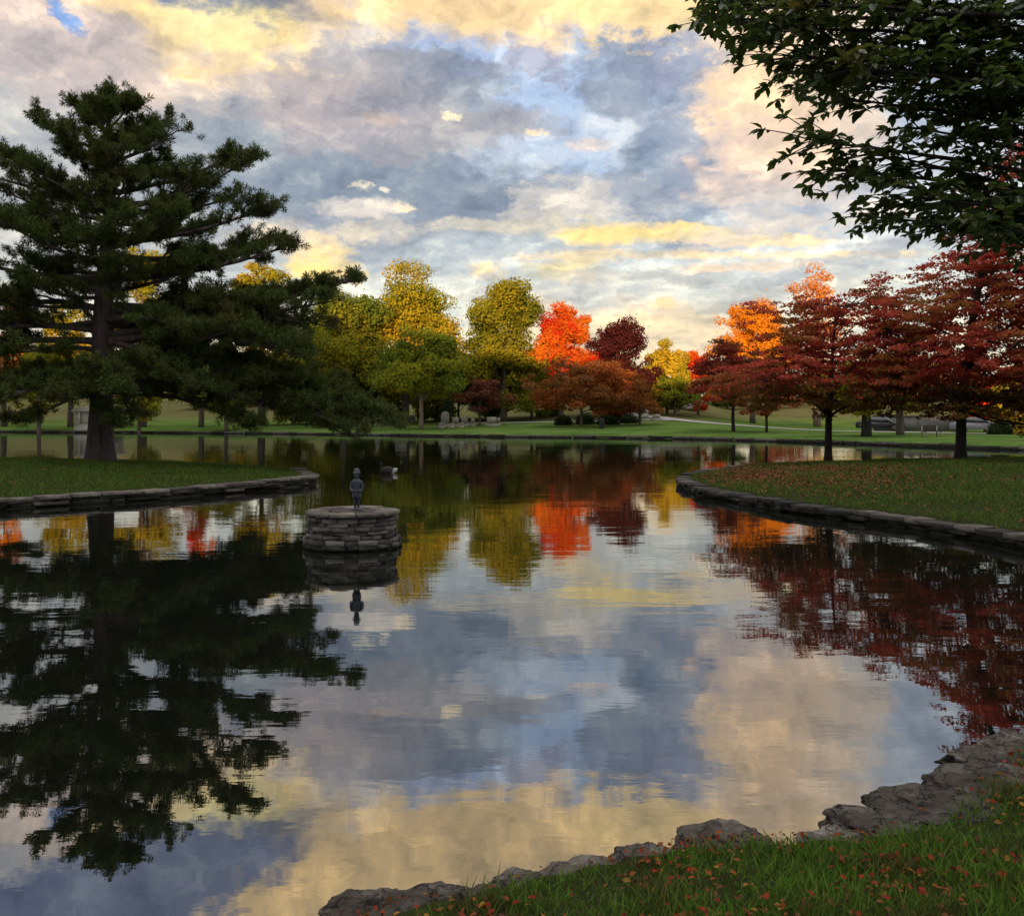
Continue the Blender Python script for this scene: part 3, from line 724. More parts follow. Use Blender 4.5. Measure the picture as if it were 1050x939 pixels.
    add_tube(fig, [(0,-.066,.588),(0,-.078,.578)], [.010,.008], 6)
    fo = fig.build('figure', M['bronze'], st, smooth=True)
    rm = fo.modifiers.new('remesh', 'REMESH'); rm.mode = 'VOXEL'; rm.voxel_size = .007; rm.use_smooth_shade = True
    hat = MB(); add_tube(hat, [(0,0,.618),(0,0,.625),(0,0,.632),(0,0,.655),(0,0,.685),(0,0,.70)], [.074,.077,.052,.049,.041,.016], 20); hat.build('hat', M['bronze'], st, smooth=False)
    bs = MB(); add_tube(bs, [(0,0,0),(0,0,.02),(0,0,.026)], [.10,.10,.085], 18); bs.build('base_plate', M['bronze'], st)
pedestal()

# ------------------------------------------------------------------ a goose on the water
def goose():
    c = at(398, 36.5, z=0)
    dark = rough_mat('goose_dark', [(.3, lin(.02,.018,.016)), (.7, lin(.06,.05,.042))], scale=14, bump=.2, bscale=40, bdist=.01)
    pale = rough_mat('goose_pale', [(.3, lin(.32,.31,.3)), (.7, lin(.5,.49,.47))], scale=14, bump=.2, bscale=40, bdist=.01)
    root = thing('goose', 'dark goose with pale rump swimming in the pond beyond the pedestal', 'goose', c)
    b = MB(); add_tube(b, [(-.30,0,.10),(-.26,0,.09),(-.12,0,.10),(.04,0,.11),(.18,0,.12),(.27,0,.17)], [.02,.09,.15,.16,.11,.02], 14)
    add_tube(b, [(-.22,0,.12),(-.25,0,.20),(-.235,0,.29),(-.24,0,.35),(-.27,0,.385),(-.31,0,.375)], [.07,.042,.032,.032,.038,.022], 10)
    o = b.build('body', dark, root, smooth=True)
    rm = o.modifiers.new('remesh', 'REMESH'); rm.mode = 'VOXEL'; rm.voxel_size = .012; rm.use_smooth_shade = True
    t = MB(); add_tube(t, [(.12,0,.09),(.2,0,.10),(.29,0,.14),(.35,0,.18)], [.115,.105,.07,.015], 12); t.build('rump', pale, root, smooth=True)
    k = MB(); add_tube(k, [(-.325,0,.372),(-.36,0,.366),(-.385,0,.362)], [.016,.012,.004], 8); k.build('bill', dark, root)
goose()

# ------------------------------------------------------------------ trees
def wander(p0, p1, k, rng, amp, sag=0.0):
    p0 = np.asarray(p0, float); p1 = np.asarray(p1, float)
    t = np.linspace(0, 1, k)[:, None]
    P = p0 + (p1 - p0) * t
    ln = np.linalg.norm(p1 - p0)
    off = np.cumsum(rng.normal(0, amp * ln / k, (k, 3)), axis=0); off -= t * off[-1]
    P = P + off * np.sin(np.pi * t) ** .5
    P[:, 2] += sag * ln * np.sin(np.pi * t[:, 0])
    return P

def far_tree(name, label, cat, group, px, D, top_py, half_px, mat, seed, base_py=None, low=.28, profile=None, leaf=.31, n_clump=170, n_leaf=140, trunk_r=None, bark='bark_far', lean=0.0, clump_r=None, show_limbs=7, squash=1.0, top=.40):
    rng = np.random.default_rng(seed)
    x = (px - 525) / F * D
    zb = gz(x, D)
    h = H - (top_py - HOR) / F * D - zb; R = half_px / F * D
    root = thing(name, label, cat, (x, D, zb), 0, group)
    prof = profile or [(0, .45), (.15, .8), (.4, 1.0), (.65, .85), (.85, .55), (1, .15)]
    pt = np.array([p[0] for p in prof]); pr = np.array([p[1] for p in prof])
    z0 = h * low
    cr = (clump_r or R * .24) * .82
    ph = rng.uniform(0, 6.28, 4)
    LB = [(0, 0, h - top * R, top * R), (-.60 * R, rng.normal(0, .2) * R, z0 + (h - z0) * .42, .44 * R), (.60 * R, rng.normal(0, .2) * R, z0 + (h - z0) * .40, .44 * R), (0, 0, z0 + (h - z0) * .45, .55 * R), (rng.normal(0, .1) * R, 0, z0 + (h - z0) * .66, .56 * R), (.34 * R * top / .4, 0, h - .62 * R - (.4 - top) * R, .38 * R), (-.38 * R * top / .4, .1 * R, h - .70 * R - (.4 - top) * R * 1.4, .38 * R)]
    for q in range(9):
        t = rng.uniform(.02, .9); a = rng.uniform(0, 6.28); rr_ = R * np.interp(t, pt, pr) * rng.uniform(.35, .72)
        LB.append((rr_ * math.cos(a), rr_ * math.sin(a), z0 + t * (h - z0), R * rng.uniform(.24, .44)))
    LB = np.array(LB); wts = LB[:, 3] ** 2; wts /= wts.sum()
    C = []; tries = 0
    while len(C) < n_clump:
        l = LB[rng.choice(len(LB), p=wts)]; d_ = unit(rng.normal(size=3)); q = l[3] * rng.uniform(.15, 1) ** .4
        c = l[:3] + d_ * q * np.array([1, 1, .85])
        tries += 1
        if (c[2] < z0 + cr * .3 or c[2] > h - cr * .4) and tries < n_clump * 8: continue
        c[2] = min(max(c[2], min(z0 + cr * .3, h * .5)), h - cr * .4)
        C.append((c[0] + lean * c[2], c[1], c[2]))
    C = np.array(C)
    sizes = cr * rng.uniform(.6, 1.35, len(C))
    cnt = np.maximum(12, (n_leaf * (sizes / cr) ** 2).astype(int))
    idx = np.repeat(np.arange(len(C)), cnt)
    d = unit(rng.normal(size=(len(idx), 3)))
    rr = rng.uniform(.35, 1.0, len(idx)) ** .6
    pos = C[idx] + d * (sizes[idx] * rr)[:, None] * np.array([1, 1, .72 * squash])
    ax = np.array([lean * .5 * h, 0, z0 + (h - z0) * .45])
    nrm = unit(d * .9 + unit(pos - ax) * .5 + rng.normal(size=d.shape) * .55 + np.array([0, 0, .25]))
    cro = MB(); ls = leaf * rng.uniform(.6, 1.3, len(idx))
    add_leaves(cro, pos, nrm, ls, ls * .8, rng)
    # loose leaves beyond the clumps
    k = int(len(idx) * .10); s = rng.integers(0, len(pos), k)
    add_leaves(cro, pos[s] + rng.normal(0, cr * .35, (k, 3)), rng.normal(size=(k, 3)), leaf * .8, leaf * .6, rng)
    cro.build('crown', mat, root)
    tr = MB(); tr_r = trunk_r or max(.14, h * .018)
    fork = np.array([lean * h * .15, 0, z0 + (h - z0) * .25])
    add_tube(tr, wander((0, 0, -.3), fork, 7, rng, .04), np.linspace(tr_r * 1.35, tr_r * .85, 7), 9)
    add_tube(tr, wander(fork, (lean * h * .8, 0, h * .9), 6, rng, .06), np.linspace(tr_r * .8, .03, 6), 7)
    for q in range(show_limbs):
        c = C[rng.integers(0, len(C))]
        b = np.array([0, 0, z0 * .85 + rng.uniform(0, .45) * max(.2, c[2] - z0)]); b[0] = lean * b[2] * .4
        add_tube(tr, wander(b, c, 6, rng, .1, .04), np.linspace(tr_r * .42, .03, 6), 6)
    tr.build('trunk', M[bark], root)
    return root

L_yg = leaf_mat('yellow_green_leaves', [(.28,.26,.018), (.20,.22,.02), (.34,.27,.018), (.40,.27,.022)], patch=[(.10,.15,.022), (.16,.19,.024)], patch_scale=.16)
L_gold_green = leaf_mat('gold_over_green_leaves', [(.46,.32,.018), (.36,.30,.02), (.52,.30,.022)], patch=[(.20,.22,.022), (.28,.26,.02)], patch_scale=.14)
L_olive = leaf_mat('olive_leaves', [(.30,.26,.02), (.22,.22,.018), (.38,.28,.02)], patch=[(.14,.17,.02), (.20,.20,.02)], patch_scale=.18)
L_green = leaf_mat('green_leaves', [(.055,.085,.016), (.085,.12,.02), (.12,.14,.02)])
L_dkgreen = leaf_mat('dark_green_leaves', [(.018,.034,.016), (.03,.05,.02), (.04,.058,.022)])
L_red = leaf_mat('flame_red_leaves', [(.62,.035,.012), (.70,.075,.015), (.55,.02,.012), (.72,.14,.02)], patch=[(.72,.17,.02), (.72,.22,.02)], patch_scale=.22, trans=.4, patch_amt=(.44, .56))
L_maroon = leaf_mat('maroon_leaves', [(.07,.018,.020), (.095,.022,.022), (.055,.016,.020), (.13,.030,.022)])
L_rust = leaf_mat('rusty_leaves', [(.30,.075,.022), (.24,.06,.022), (.36,.11,.024), (.17,.07,.024)], patch=[(.16,.085,.03), (.22,.085,.028)], patch_scale=.3)
L_brown = leaf_mat('brown_maroon_leaves', [(.14,.055,.036), (.18,.06,.036), (.11,.055,.034)])
L_orange = leaf_mat('orange_gold_leaves', [(.72,.26,.016), (.75,.32,.02), (.70,.20,.016), (.65,.30,.02)], trans=.4)
L_orange_thin = leaf_mat('thin_orange_leaves', [(.66,.24,.035), (.6,.2,.04), (.68,.28,.045)], trans=.4)
L_yellow = leaf_mat('yellow_leaves', [(.55,.38,.022), (.46,.37,.03), (.60,.34,.025)], patch=[(.32,.32,.03), (.42,.33,.03)], patch_scale=.2)

L_yg2 = leaf_mat('leaf_green_yellow', [(.20,.23,.02), (.15,.20,.02), (.28,.26,.02), (.34,.27,.022)], patch=[(.10,.15,.02), (.14,.18,.022)], patch_scale=.2)
BG = 'trees on the far shore'
far_tree('shade_tree', 'tall yellow green tree with golden top beside the pine', 'tree', BG, 416, 122, 264, 66, L_gold_green, 21, low=.10, top=.27, n_clump=300, n_leaf=140, profile=[(0,.6),(.2,.95),(.45,1),(.65,.9),(.82,.72),(.93,.42),(1,.12)])
far_tree('shade_tree', 'yellow green tree half hidden by the right end of the pine', 'tree', BG, 352, 118, 290, 60, L_yg, 22, low=.08, n_clump=240)
far_tree('shade_tree', 'small green tree with a thin pale trunk on the far lawn', 'tree', BG, 432, 108, 336, 50, L_yg2, 23, low=.26, n_clump=170, leaf=.28, bark='bark_pale', trunk_r=.2)
far_tree('shade_tree', 'olive yellow tree left of the flame red maple', 'tree', BG, 517, 122, 286, 50, L_olive, 124, low=.06, top=.33, n_clump=260, profile=[(0,.6),(.2,.95),(.45,1),(.7,.92),(.88,.66),(1,.25)])
far_tree('maple_tree', 'flame red maple between the olive and the maroon tree', 'tree', BG, 576, 124, 311, 40, L_red, 25, low=.14, top=.24, n_clump=220, leaf=.28, profile=[(0,.7),(.25,1),(.5,.95),(.75,.75),(.9,.5),(1,.22)])
far_tree('beech_tree', 'round dark maroon tree right of the flame red maple', 'tree', BG, 632, 126, 327, 41, L_maroon, 26, low=.08, n_clump=220, leaf=.28, profile=[(0,.75),(.2,1),(.5,1),(.75,.78),(.9,.5),(1,.2)])
far_tree('shade_tree', 'yellow tree right of the round maroon tree', 'tree', BG, 684, 128, 347, 28, L_yellow, 127, low=.10, top=.34, n_clump=140, leaf=.28)
far_tree('maple_tree', 'small orange red tree behind the left edge of the red trees', 'tree', BG, 716, 132, 360, 24, L_red, 28, low=.08, n_clump=90, leaf=.28)
far_tree('ornamental_tree', 'broad rusty orange tree below the flame red maple', 'tree', BG, 596, 106, 369, 66, L_rust, 29, low=.22, n_clump=190, leaf=.27, n_leaf=80, profile=[(0,.75),(.2,1),(.5,.85),(.75,.55),(1,.2)], clump_r=1.1, squash=.6)
far_tree('ornamental_tree', 'low rusty tree right of the broad rusty orange tree', 'tree', BG, 656, 108, 400, 28, L_rust, 30, low=.3, n_clump=45, leaf=.25, n_leaf=70, clump_r=.7, squash=.6)
far_tree('ornamental_tree', 'brown maroon low tree behind the pale gravestones', 'tree', BG, 492, 112, 388, 32, L_brown, 31, low=.2, n_clump=55, leaf=.25, n_leaf=70, clump_r=.9, squash=.6)
far_tree('poplar_tree', 'glowing orange gold tree behind the spreading red trees', 'tree', BG, 772, 128, 300, 44, L_orange, 32, low=.2, n_clump=200, leaf=.28, profile=[(0,.8),(.3,1),(.6,.95),(.8,.75),(.93,.45),(1,.2)])
far_tree('poplar_tree', 'thin orange tree with bare upper branches above the spreading red tree', 'tree', BG, 838, 122, 268, 36, L_orange_thin, 33, low=.35, n_clump=60, n_leaf=60, leaf=.30, bark='bark_pale', show_limbs=22, profile=[(0,.5),(.4,.8),(.7,1.0),(.9,.9),(1,.6)], clump_r=1.3)
far_tree('maple_tree', 'low orange red tree seen past the right hand red tree trunk', 'tree', BG, 1010, 92, 392, 36, L_red, 34, low=.12, n_clump=70, leaf=.28, clump_r=.8, bark='bark_far')
# understory closing the gaps under the tall trees
US = 'low understory trees under the far tall trees'
far_tree('understory_tree', 'low green tree under the yellow green tree by the pine', 'tree', US, 340, 128, 368, 34, L_green, 61, low=.04, n_clump=90, leaf=.32)
far_tree('understory_tree', 'low dark green tree under the tall golden topped tree', 'tree', US, 392, 132, 372, 32, L_dkgreen, 62, low=.04, n_clump=90, leaf=.32)
far_tree('understory_tree', 'low green tree between the golden topped and the olive tree', 'tree', US, 470, 132, 374, 26, L_green, 63, low=.04, n_clump=80, leaf=.32)
far_tree('understory_tree', 'low dark green tree under the olive yellow tree', 'tree', US, 500, 124, 366, 30, L_dkgreen, 64, low=.04, n_clump=90, leaf=.30)
far_tree('understory_tree', 'low yellow green tree at the foot of the flame red maple', 'tree', US, 545, 126, 356, 26, L_yg2, 65, low=.04, n_clump=90, leaf=.30)
far_tree('understory_tree', 'low green tree at the foot of the yellow tree', 'tree', US, 692, 126, 384, 26, L_yg2, 66, low=.04, n_clump=80, leaf=.28)
far_tree('understory_tree', 'low yellow green tree left of the thin pale trunk', 'tree', US, 366, 124, 362, 40, L_yg2, 67, low=.02, n_clump=130, leaf=.32)
far_tree('understory_tree', 'low olive tree right of the thin pale trunk', 'tree', US, 448, 128, 358, 36, L_yg2, 68, low=.02, n_clump=120, leaf=.32)
far_tree('understory_tree', 'low yellow green tree behind the brown maroon tree', 'tree', US, 512, 130, 358, 34, L_yg2, 69, low=.02, n_clump=120, leaf=.32)
far_tree('understory_tree', 'low green tree behind the left side of the broad rusty orange tree', 'tree', US, 560, 130, 376, 28, L_green, 70, low=.02, n_clump=90, leaf=.32)
far_tree('understory_tree', 'low rusty tree closing the gap under the round maroon tree', 'tree', US, 640, 118, 378, 34, L_rust, 71, low=.02, n_clump=110, leaf=.28)
far_tree('understory_tree', 'low olive tree behind the lowest right bough of the pine', 'tree', US, 300, 126, 366, 36, L_olive, 72, low=.02, n_clump=100, leaf=.32)
# behind and left of the pine
far_tree('shade_tree', 'golden tree showing through the pine right of its trunk', 'tree', BG, 146, 124, 246, 40, L_gold_green, 36, low=.2, n_clump=100)
far_tree('maple_tree', 'orange red maple showing through the middle of the pine', 'tree', BG, 206, 122, 312, 26, L_red, 37, low=.2, n_clump=70, leaf=.28)
far_tree('shade_tree', 'golden tree showing under the right shoulder of the pine', 'tree', BG, 268, 124, 268, 42, L_gold_green, 38, low=.2, n_clump=110)
far_tree('shade_tree', 'green tree low behind the pine right of its trunk', 'tree', BG, 142, 112, 360, 34, L_yg, 39, low=.2, n_clump=70)
far_tree('shade_tree', 'golden tree behind the pine left of its trunk', 'tree', BG, 72, 126, 300, 40, L_gold_green, 40, low=.2, n_clump=110)
far_tree('maple_tree', 'orange maple behind the far left of the pine', 'tree', BG, 4, 128, 306, 34, L_orange, 41, low=.2, n_clump=90)
far_tree('shade_tree', 'olive tree low behind the lower right limbs of the pine', 'tree', BG, 232, 114, 352, 40, L_olive, 42, low=.2, n_clump=80)
far_tree('shade_tree', 'olive tree low behind the left limbs of the pine', 'tree', BG, 40, 118, 350, 40, L_olive, 43, low=.25, n_clump=80)
# right shore
RS = 'trees on the right shore'
far_tree('ornamental_tree', 'maroon spreading tree at the left end of the red trees', 'tree', RS, 752, 92, 347, 48, leaf_mat('maroon_red_leaves', [(.30,.045,.036), (.22,.038,.034), (.36,.06,.04), (.18,.045,.03)], patch=[(.20,.08,.03),(.16,.06,.028)], patch_scale=.4), 50, low=.28, n_clump=230, leaf=.20, n_leaf=90, clump_r=.9, squash=.5, bark='bark_dark', trunk_r=.14, profile=[(0,.8),(.2,1),(.5,.95),(.75,.7),(1,.25)])
far_tree('ornamental_tree', 'low brown red tree with thin trunk by the right shore', 'tree', RS, 786, 90, 388, 32, L_rust, 51, low=.30, n_clump=60, leaf=.18, n_leaf=80, clump_r=.6, squash=.5, bark='bark_dark', trunk_r=.11)
far_tree('shade_tree', 'olive green tree with thick dark trunk behind the spreading red trees', 'tree', RS, 888, 79, 368, 56, L_olive, 52, low=.28, n_clump=120, leaf=.26, n_leaf=80, bark='bark_dark', trunk_r=.34)
far_tree('shade_tree', 'green brown tree with pale leaning trunk right of the thick dark trunk', 'tree', RS, 923, 84, 366, 38, L_olive, 53, low=.34, n_clump=80, leaf=.28, bark='bark_far', trunk_r=.28, lean=-.08)
far_tree('shade_tree', 'olive tree filling the gap right of the right hand trunk', 'tree', RS, 1042, 88, 372, 30, L_yellow, 54, low=.15, n_clump=80, leaf=.28)
# distant wood on the rise: separate trees
for i in range(22):
    px = -60 + i * 53 + random.uniform(-14, 14)
    D = random.uniform(165, 205)
    m = [L_olive, L_yg, L_rust, L_green, L_brown, L_gold_green][i % 6]
    side = ('pine' if px < 330 else 'yellow green trees' if px < 500 else 'red and maroon trees' if px < 700 else 'spreading red trees')
    tone = ['olive', 'yellow green', 'rusty', 'green', 'brown', 'golden'][i % 6]
    far_tree('shade_tree', f'distant {tone} tree far behind the {side}, {["low and round","broad","narrow","loose","dense","small"][(i // 2) % 6]}', 'tree', 'distant trees on the rise', px, D, random.uniform(368, 398), random.uniform(26, 40), m, 100 + i, low=.12, n_clump=46, n_leaf=90, leaf=.45, show_limbs=3)

# shrubs on the far bank
def shrub(label, px, D, wpx, hpx, mat, seed, name='shrub'):
    rng = np.random.default_rng(seed); x = (px - 525) / F * D; zb = gz(x, D)
    root = thing(name, label, 'shrub', (x, D, zb), 0, 'shrubs along the far lawn')
    R = wpx / F * D / 2; h = hpx / F * D
    n = 1500
    d = unit(rng.normal(size=(n, 3))); d[:, 2] = abs(d[:, 2])
    lump = 1 + .18 * np.sin(d[:, 0] * 7 + seed) * np.sin(d[:, 1] * 6)
    pos = d * (rng.uniform(.55, 1, n) * lump)[:, None] * np.array([R, R, h])
    b = MB(); add_leaves(b, pos, d + rng.normal(size=d.shape) * .6, .22, .16, rng); b.build('foliage', mat, root)
    s = MB()
    for q in range(5): add_tube(s, wander((rng.normal(0, .1), rng.normal(0, .1), -.1), (rng.normal(0, R * .4), rng.normal(0, R * .4), h * .7), 4, rng, .1), [.05, .04, .03, .015], 5)
    s.build('stems', M['bark_dark'], root)
shrub('dark evergreen shrub under the left side of the rusty orange tree', 578, 110, 20, 10, L_dkgreen, 1)
shrub('dark evergreen shrub under the middle of the rusty orange tree', 600, 111, 22, 12, L_dkgreen, 2)
shrub('dark evergreen shrub under the right side of the rusty orange tree', 624, 110, 24, 10, L_dkgreen, 3)
shrub('dark evergreen shrub under the low rusty tree', 645, 112, 20, 9, L_dkgreen, 4)
shrub('dark conical evergreen beside the brown maroon tree', 458, 116, 18, 30, L_dkgreen, 5, 'evergreen_shrub')
shrub('large dark green hedge shrub at the right edge of the path', 1026, 84, 26, 14, L_dkgreen, 6)
shrub('yellow brown shrub at the far right beside the dark hedge shrub', 1052, 82, 22, 13, L_yellow, 7)

# ------------------------------------------------------------------ pine
def pine():
    rng = np.random.default_rng(77)
    D = 34.0; px0 = 103
    S = D / F
    x0 = (px0 - 525) * S; zb = gz(x0, D)
    root = thing('pine_tree', 'tall dark green pine standing alone on the grassy point', 'tree', (x0, D, zb))
    def loc(px, py, dy=0.0): return np.array([(px - px0) * S, dy, H - (py - HOR) * S - zb])
    bark = M['bark_pine']
    needles = leaf_mat('pine_needles', [(.046,.070,.020), (.070,.098,.026), (.098,.122,.034), (.070,.086,.03)], trans=.15, patch=[(.08,.066,.026), (.07,.075,.028)], patch_scale=.7, patch_amt=(.5, .72))
    trunk = MB()
    tp = [loc(103, 478), loc(103, 468), loc(103, 455), loc(104, 420), loc(104, 380), loc(105, 340), loc(107, 300), loc(110, 260), loc(113, 220), loc(112, 180), loc(110, 140), loc(112, 124), loc(110, 106)]
    tr = np.array([18, 15.5, 13.6, 11.6, 10.4, 9.9, 9.2, 8, 6.6, 5.0, 3.6, 2.2, 1.0]) * S
    add_tube(trunk, tp, tr, 16)
    trunk.build('trunk', bark, root, smooth=True)
    tpa = np.array(tp)
    def on_trunk(z):
        return np.array([np.interp(z, tpa[:, 2], tpa[:, 0]), 0, z])
    # limbs: (tip px, tip py, depth of tip, py where it leaves the trunk)
    limbs = [
        # right side, top to bottom
        (138, 92, -.4, 122), (164, 106, .5, 140), (188, 124, -.6, 160), (162, 150, .8, 180), (240, 140, .6, 195), (260, 160, -.5, 210), (305, 395, 1.0, 370), (262, 412, -2.2, 385), (318, 432, -.9, 395), (310, 358, -1.4, 345), (345, 312, -.9, 325), (290, 300, 1.2, 312), (236, 190, .9, 215), (282, 214, -.6, 250),
        (276, 240, 1.2, 262), (296, 258, -.8, 285), (215, 278, -1.6, 300), (358, 284, .8, 318), (350, 338, -.7, 335), (300, 330, 1.6, 330), (332, 408, .9, 372), (404, 436, -.4, 392), (396, 428, .5, 386), (374, 442, -1.0, 394), (352, 430, .8, 384), (386, 420, -.2, 380), (364, 450, .3, 396), (272, 438, -1.4, 400), (330, 372, -2.0, 350),
        (155, 438, -2.6, 402), (230, 400, -3.4, 372), (220, 345, -3.0, 330),
        # left side
        (78, 94, .3, 122), (46, 112, -.4, 146), (60, 138, .8, 165), (2, 146, .4, 190), (-20, 168, -.8, 205), (-48, 205, .6, 240), (20, 200, -1.4, 225), (-62, 262, -.6, 285), (10, 258, 1.4, 280), (-78, 322, .6, 318), (0, 330, -2.0, 330), (-88, 380, -.5, 350),
        (-60, 418, .8, 385), (8, 414, -1.6, 395), (62, 432, -2.4, 405), (40, 372, -3.2, 360), (-30, 350, -2.6, 340), (60, 300, -2.6, 305),
        (130, 118, 1.2, 150), (84, 160, 1.2, 190), (150, 190, -1.8, 215), (60, 225, -1.6, 250), (185, 205, 1.4, 230), (30, 180, 1.6, 215), (200, 235, -2.2, 255), (215, 262, 1.6, 285), (165, 285, -2.6, 300), (250, 300, 2.4, 318), (135, 262, -3.2, 285), (-10, 225, -1.8, 250), (30, 275, 2.0, 295), (225, 315, 2.6, 330), (60, 335, 2.8, 330), (20, 310, -1.8, 315), (260, 345, -2.6, 350),
        # toward and away from the viewer
        (120, 105, -1.6, 135), (95, 140, -2.2, 165), (150, 165, -2.6, 185), (70, 185, -2.8, 210), (130, 215, -3.4, 235), (170, 245, -3.6, 262), (60, 250, -3.8, 270), (120, 414, -4.2, 402), (176, 404, -4.2, 388), (60, 414, -4.2, 400),
        (110, 110, 1.6, 140), (150, 150, 2.4, 175), (80, 190, 3.0, 215), (180, 215, 3.4, 240), (60, 280, 4.0, 300), (200, 330, 4.2, 325), (100, 370, 4.6, 350), (240, 385, 4.0, 365), (20, 400, 4.0, 380), (110, 92, 0, 105), (96, 92, .5, 112), (124, 90, -.3, 108),
    ]
    crown = MB(); tufts = []
    def pad(c, r, n, flat=.42):
        d = unit(rng.normal(size=(n, 3))); q = rng.uniform(.2, 1, n) ** .5
        P = c + d * (q * r)[:, None] * np.array([1, 1, flat])
        nd = d * np.array([1, 1, .5]) + np.array([0, 0, .55])
        for p, u in zip(P, nd): tufts.append((p, u))
    for (tx, ty, dy, by) in limbs:
        ty += 20 * min(1, max(0, (230 - ty) / 140)); by += 14 * min(1, max(0, (230 - by) / 140))
        b = on_trunk(loc(px0, by)[2]); t = loc(tx, ty, dy)
        ln = np.linalg.norm(t - b)
        k = 9
        P = wander(b, t, k, rng, .05, .06 if ty > by else -.05)
        r0 = min(.16, .035 + .016 * ln)
        limb = MB(); add_tube(limb, P, np.linspace(r0, .02, k), 7)
        nl = max(9, int(ln * 3.3))
        def twig(p, e, r_):
            add_tube(limb, wander(p, e, 5, rng, .12, .05), np.linspace(r_, .009, 5), 5)
            l3 = np.linalg.norm(e - p); du = unit(e - p)
            for _ in range(int(3 + l3 * 5)):
                s3 = rng.uniform(.28, 1.0); p3 = p + (e - p) * s3
                d3 = unit(du * .6 + rng.normal(size=3) * np.array([.8, .8, .42]) + np.array([0, 0, .38]))
                e3 = p3 + d3 * rng.uniform(.16, .46)
                tufts.append((e3, d3))
                if rng.uniform() < .6: tufts.append(((p3 + e3) / 2, d3))
            tufts.append((e, unit(du + np.array([0, 0, .6]))))
        for q in range(nl):
            s_ = rng.uniform(.22 if ln > 2.5 else .12, 1.0)
            f = s_ * (k - 1); i = min(int(f), k - 2); p = P[i] + (P[i + 1] - P[i]) * (f - i)
            dirv = unit(t - b); side = np.cross(dirv, [0, 0, 1]); side = unit(side) * rng.choice([-1, 1])
            l2 = min((.42 + .26 * ln * (1.05 - s_)) * rng.uniform(.6, 1.25), 1.8)
            e = p + (dirv * rng.uniform(.2, .9) + side * rng.uniform(.3, 1.0)) * l2 + np.array([0, 0, rng.uniform(-.12, .52) * l2 + .05])
            twig(p, e, r0 * .32 + .006)
        twig(P[-3], t + np.array([0, 0, .1]), .02)
        limb.build('limb', bark, root, smooth=True)
    # needles: each tuft a brush of narrow blades
    T = np.array([t[0] for t in tufts]); U = unit(np.array([t[1] for t in tufts]))
    K = 42; n = len(T)
    rad = np.repeat(rng.uniform(.75, 1.25, n), K)
    base = np.repeat(T, K, 0); ax = np.repeat(U, K, 0)
    dirs = unit(unit(rng.normal(size=(n * K, 3))) + ax * .38)
    ln = rng.uniform(.15, .205, n * K) * rad
    w = unit(np.cross(dirs, rng.normal(size=(n * K, 3)))) * .0125
    s0 = base + dirs * .02 + ax * rng.uniform(-.07, .07, (n * K, 1))
    tip = s0 + dirs * ln[:, None]
    mid = s0 + dirs * (ln * .5)[:, None]
    V = np.stack([s0, mid + w, tip, mid - w], 1).reshape(-1, 3); i = np.arange(n * K)[:, None] * 4
    crown.add(V, [np.concatenate([i, i + 1, i + 2, i + 3], 1)])
    crown.build('crown', needles, root)
    print('pine tufts', n)
pine()

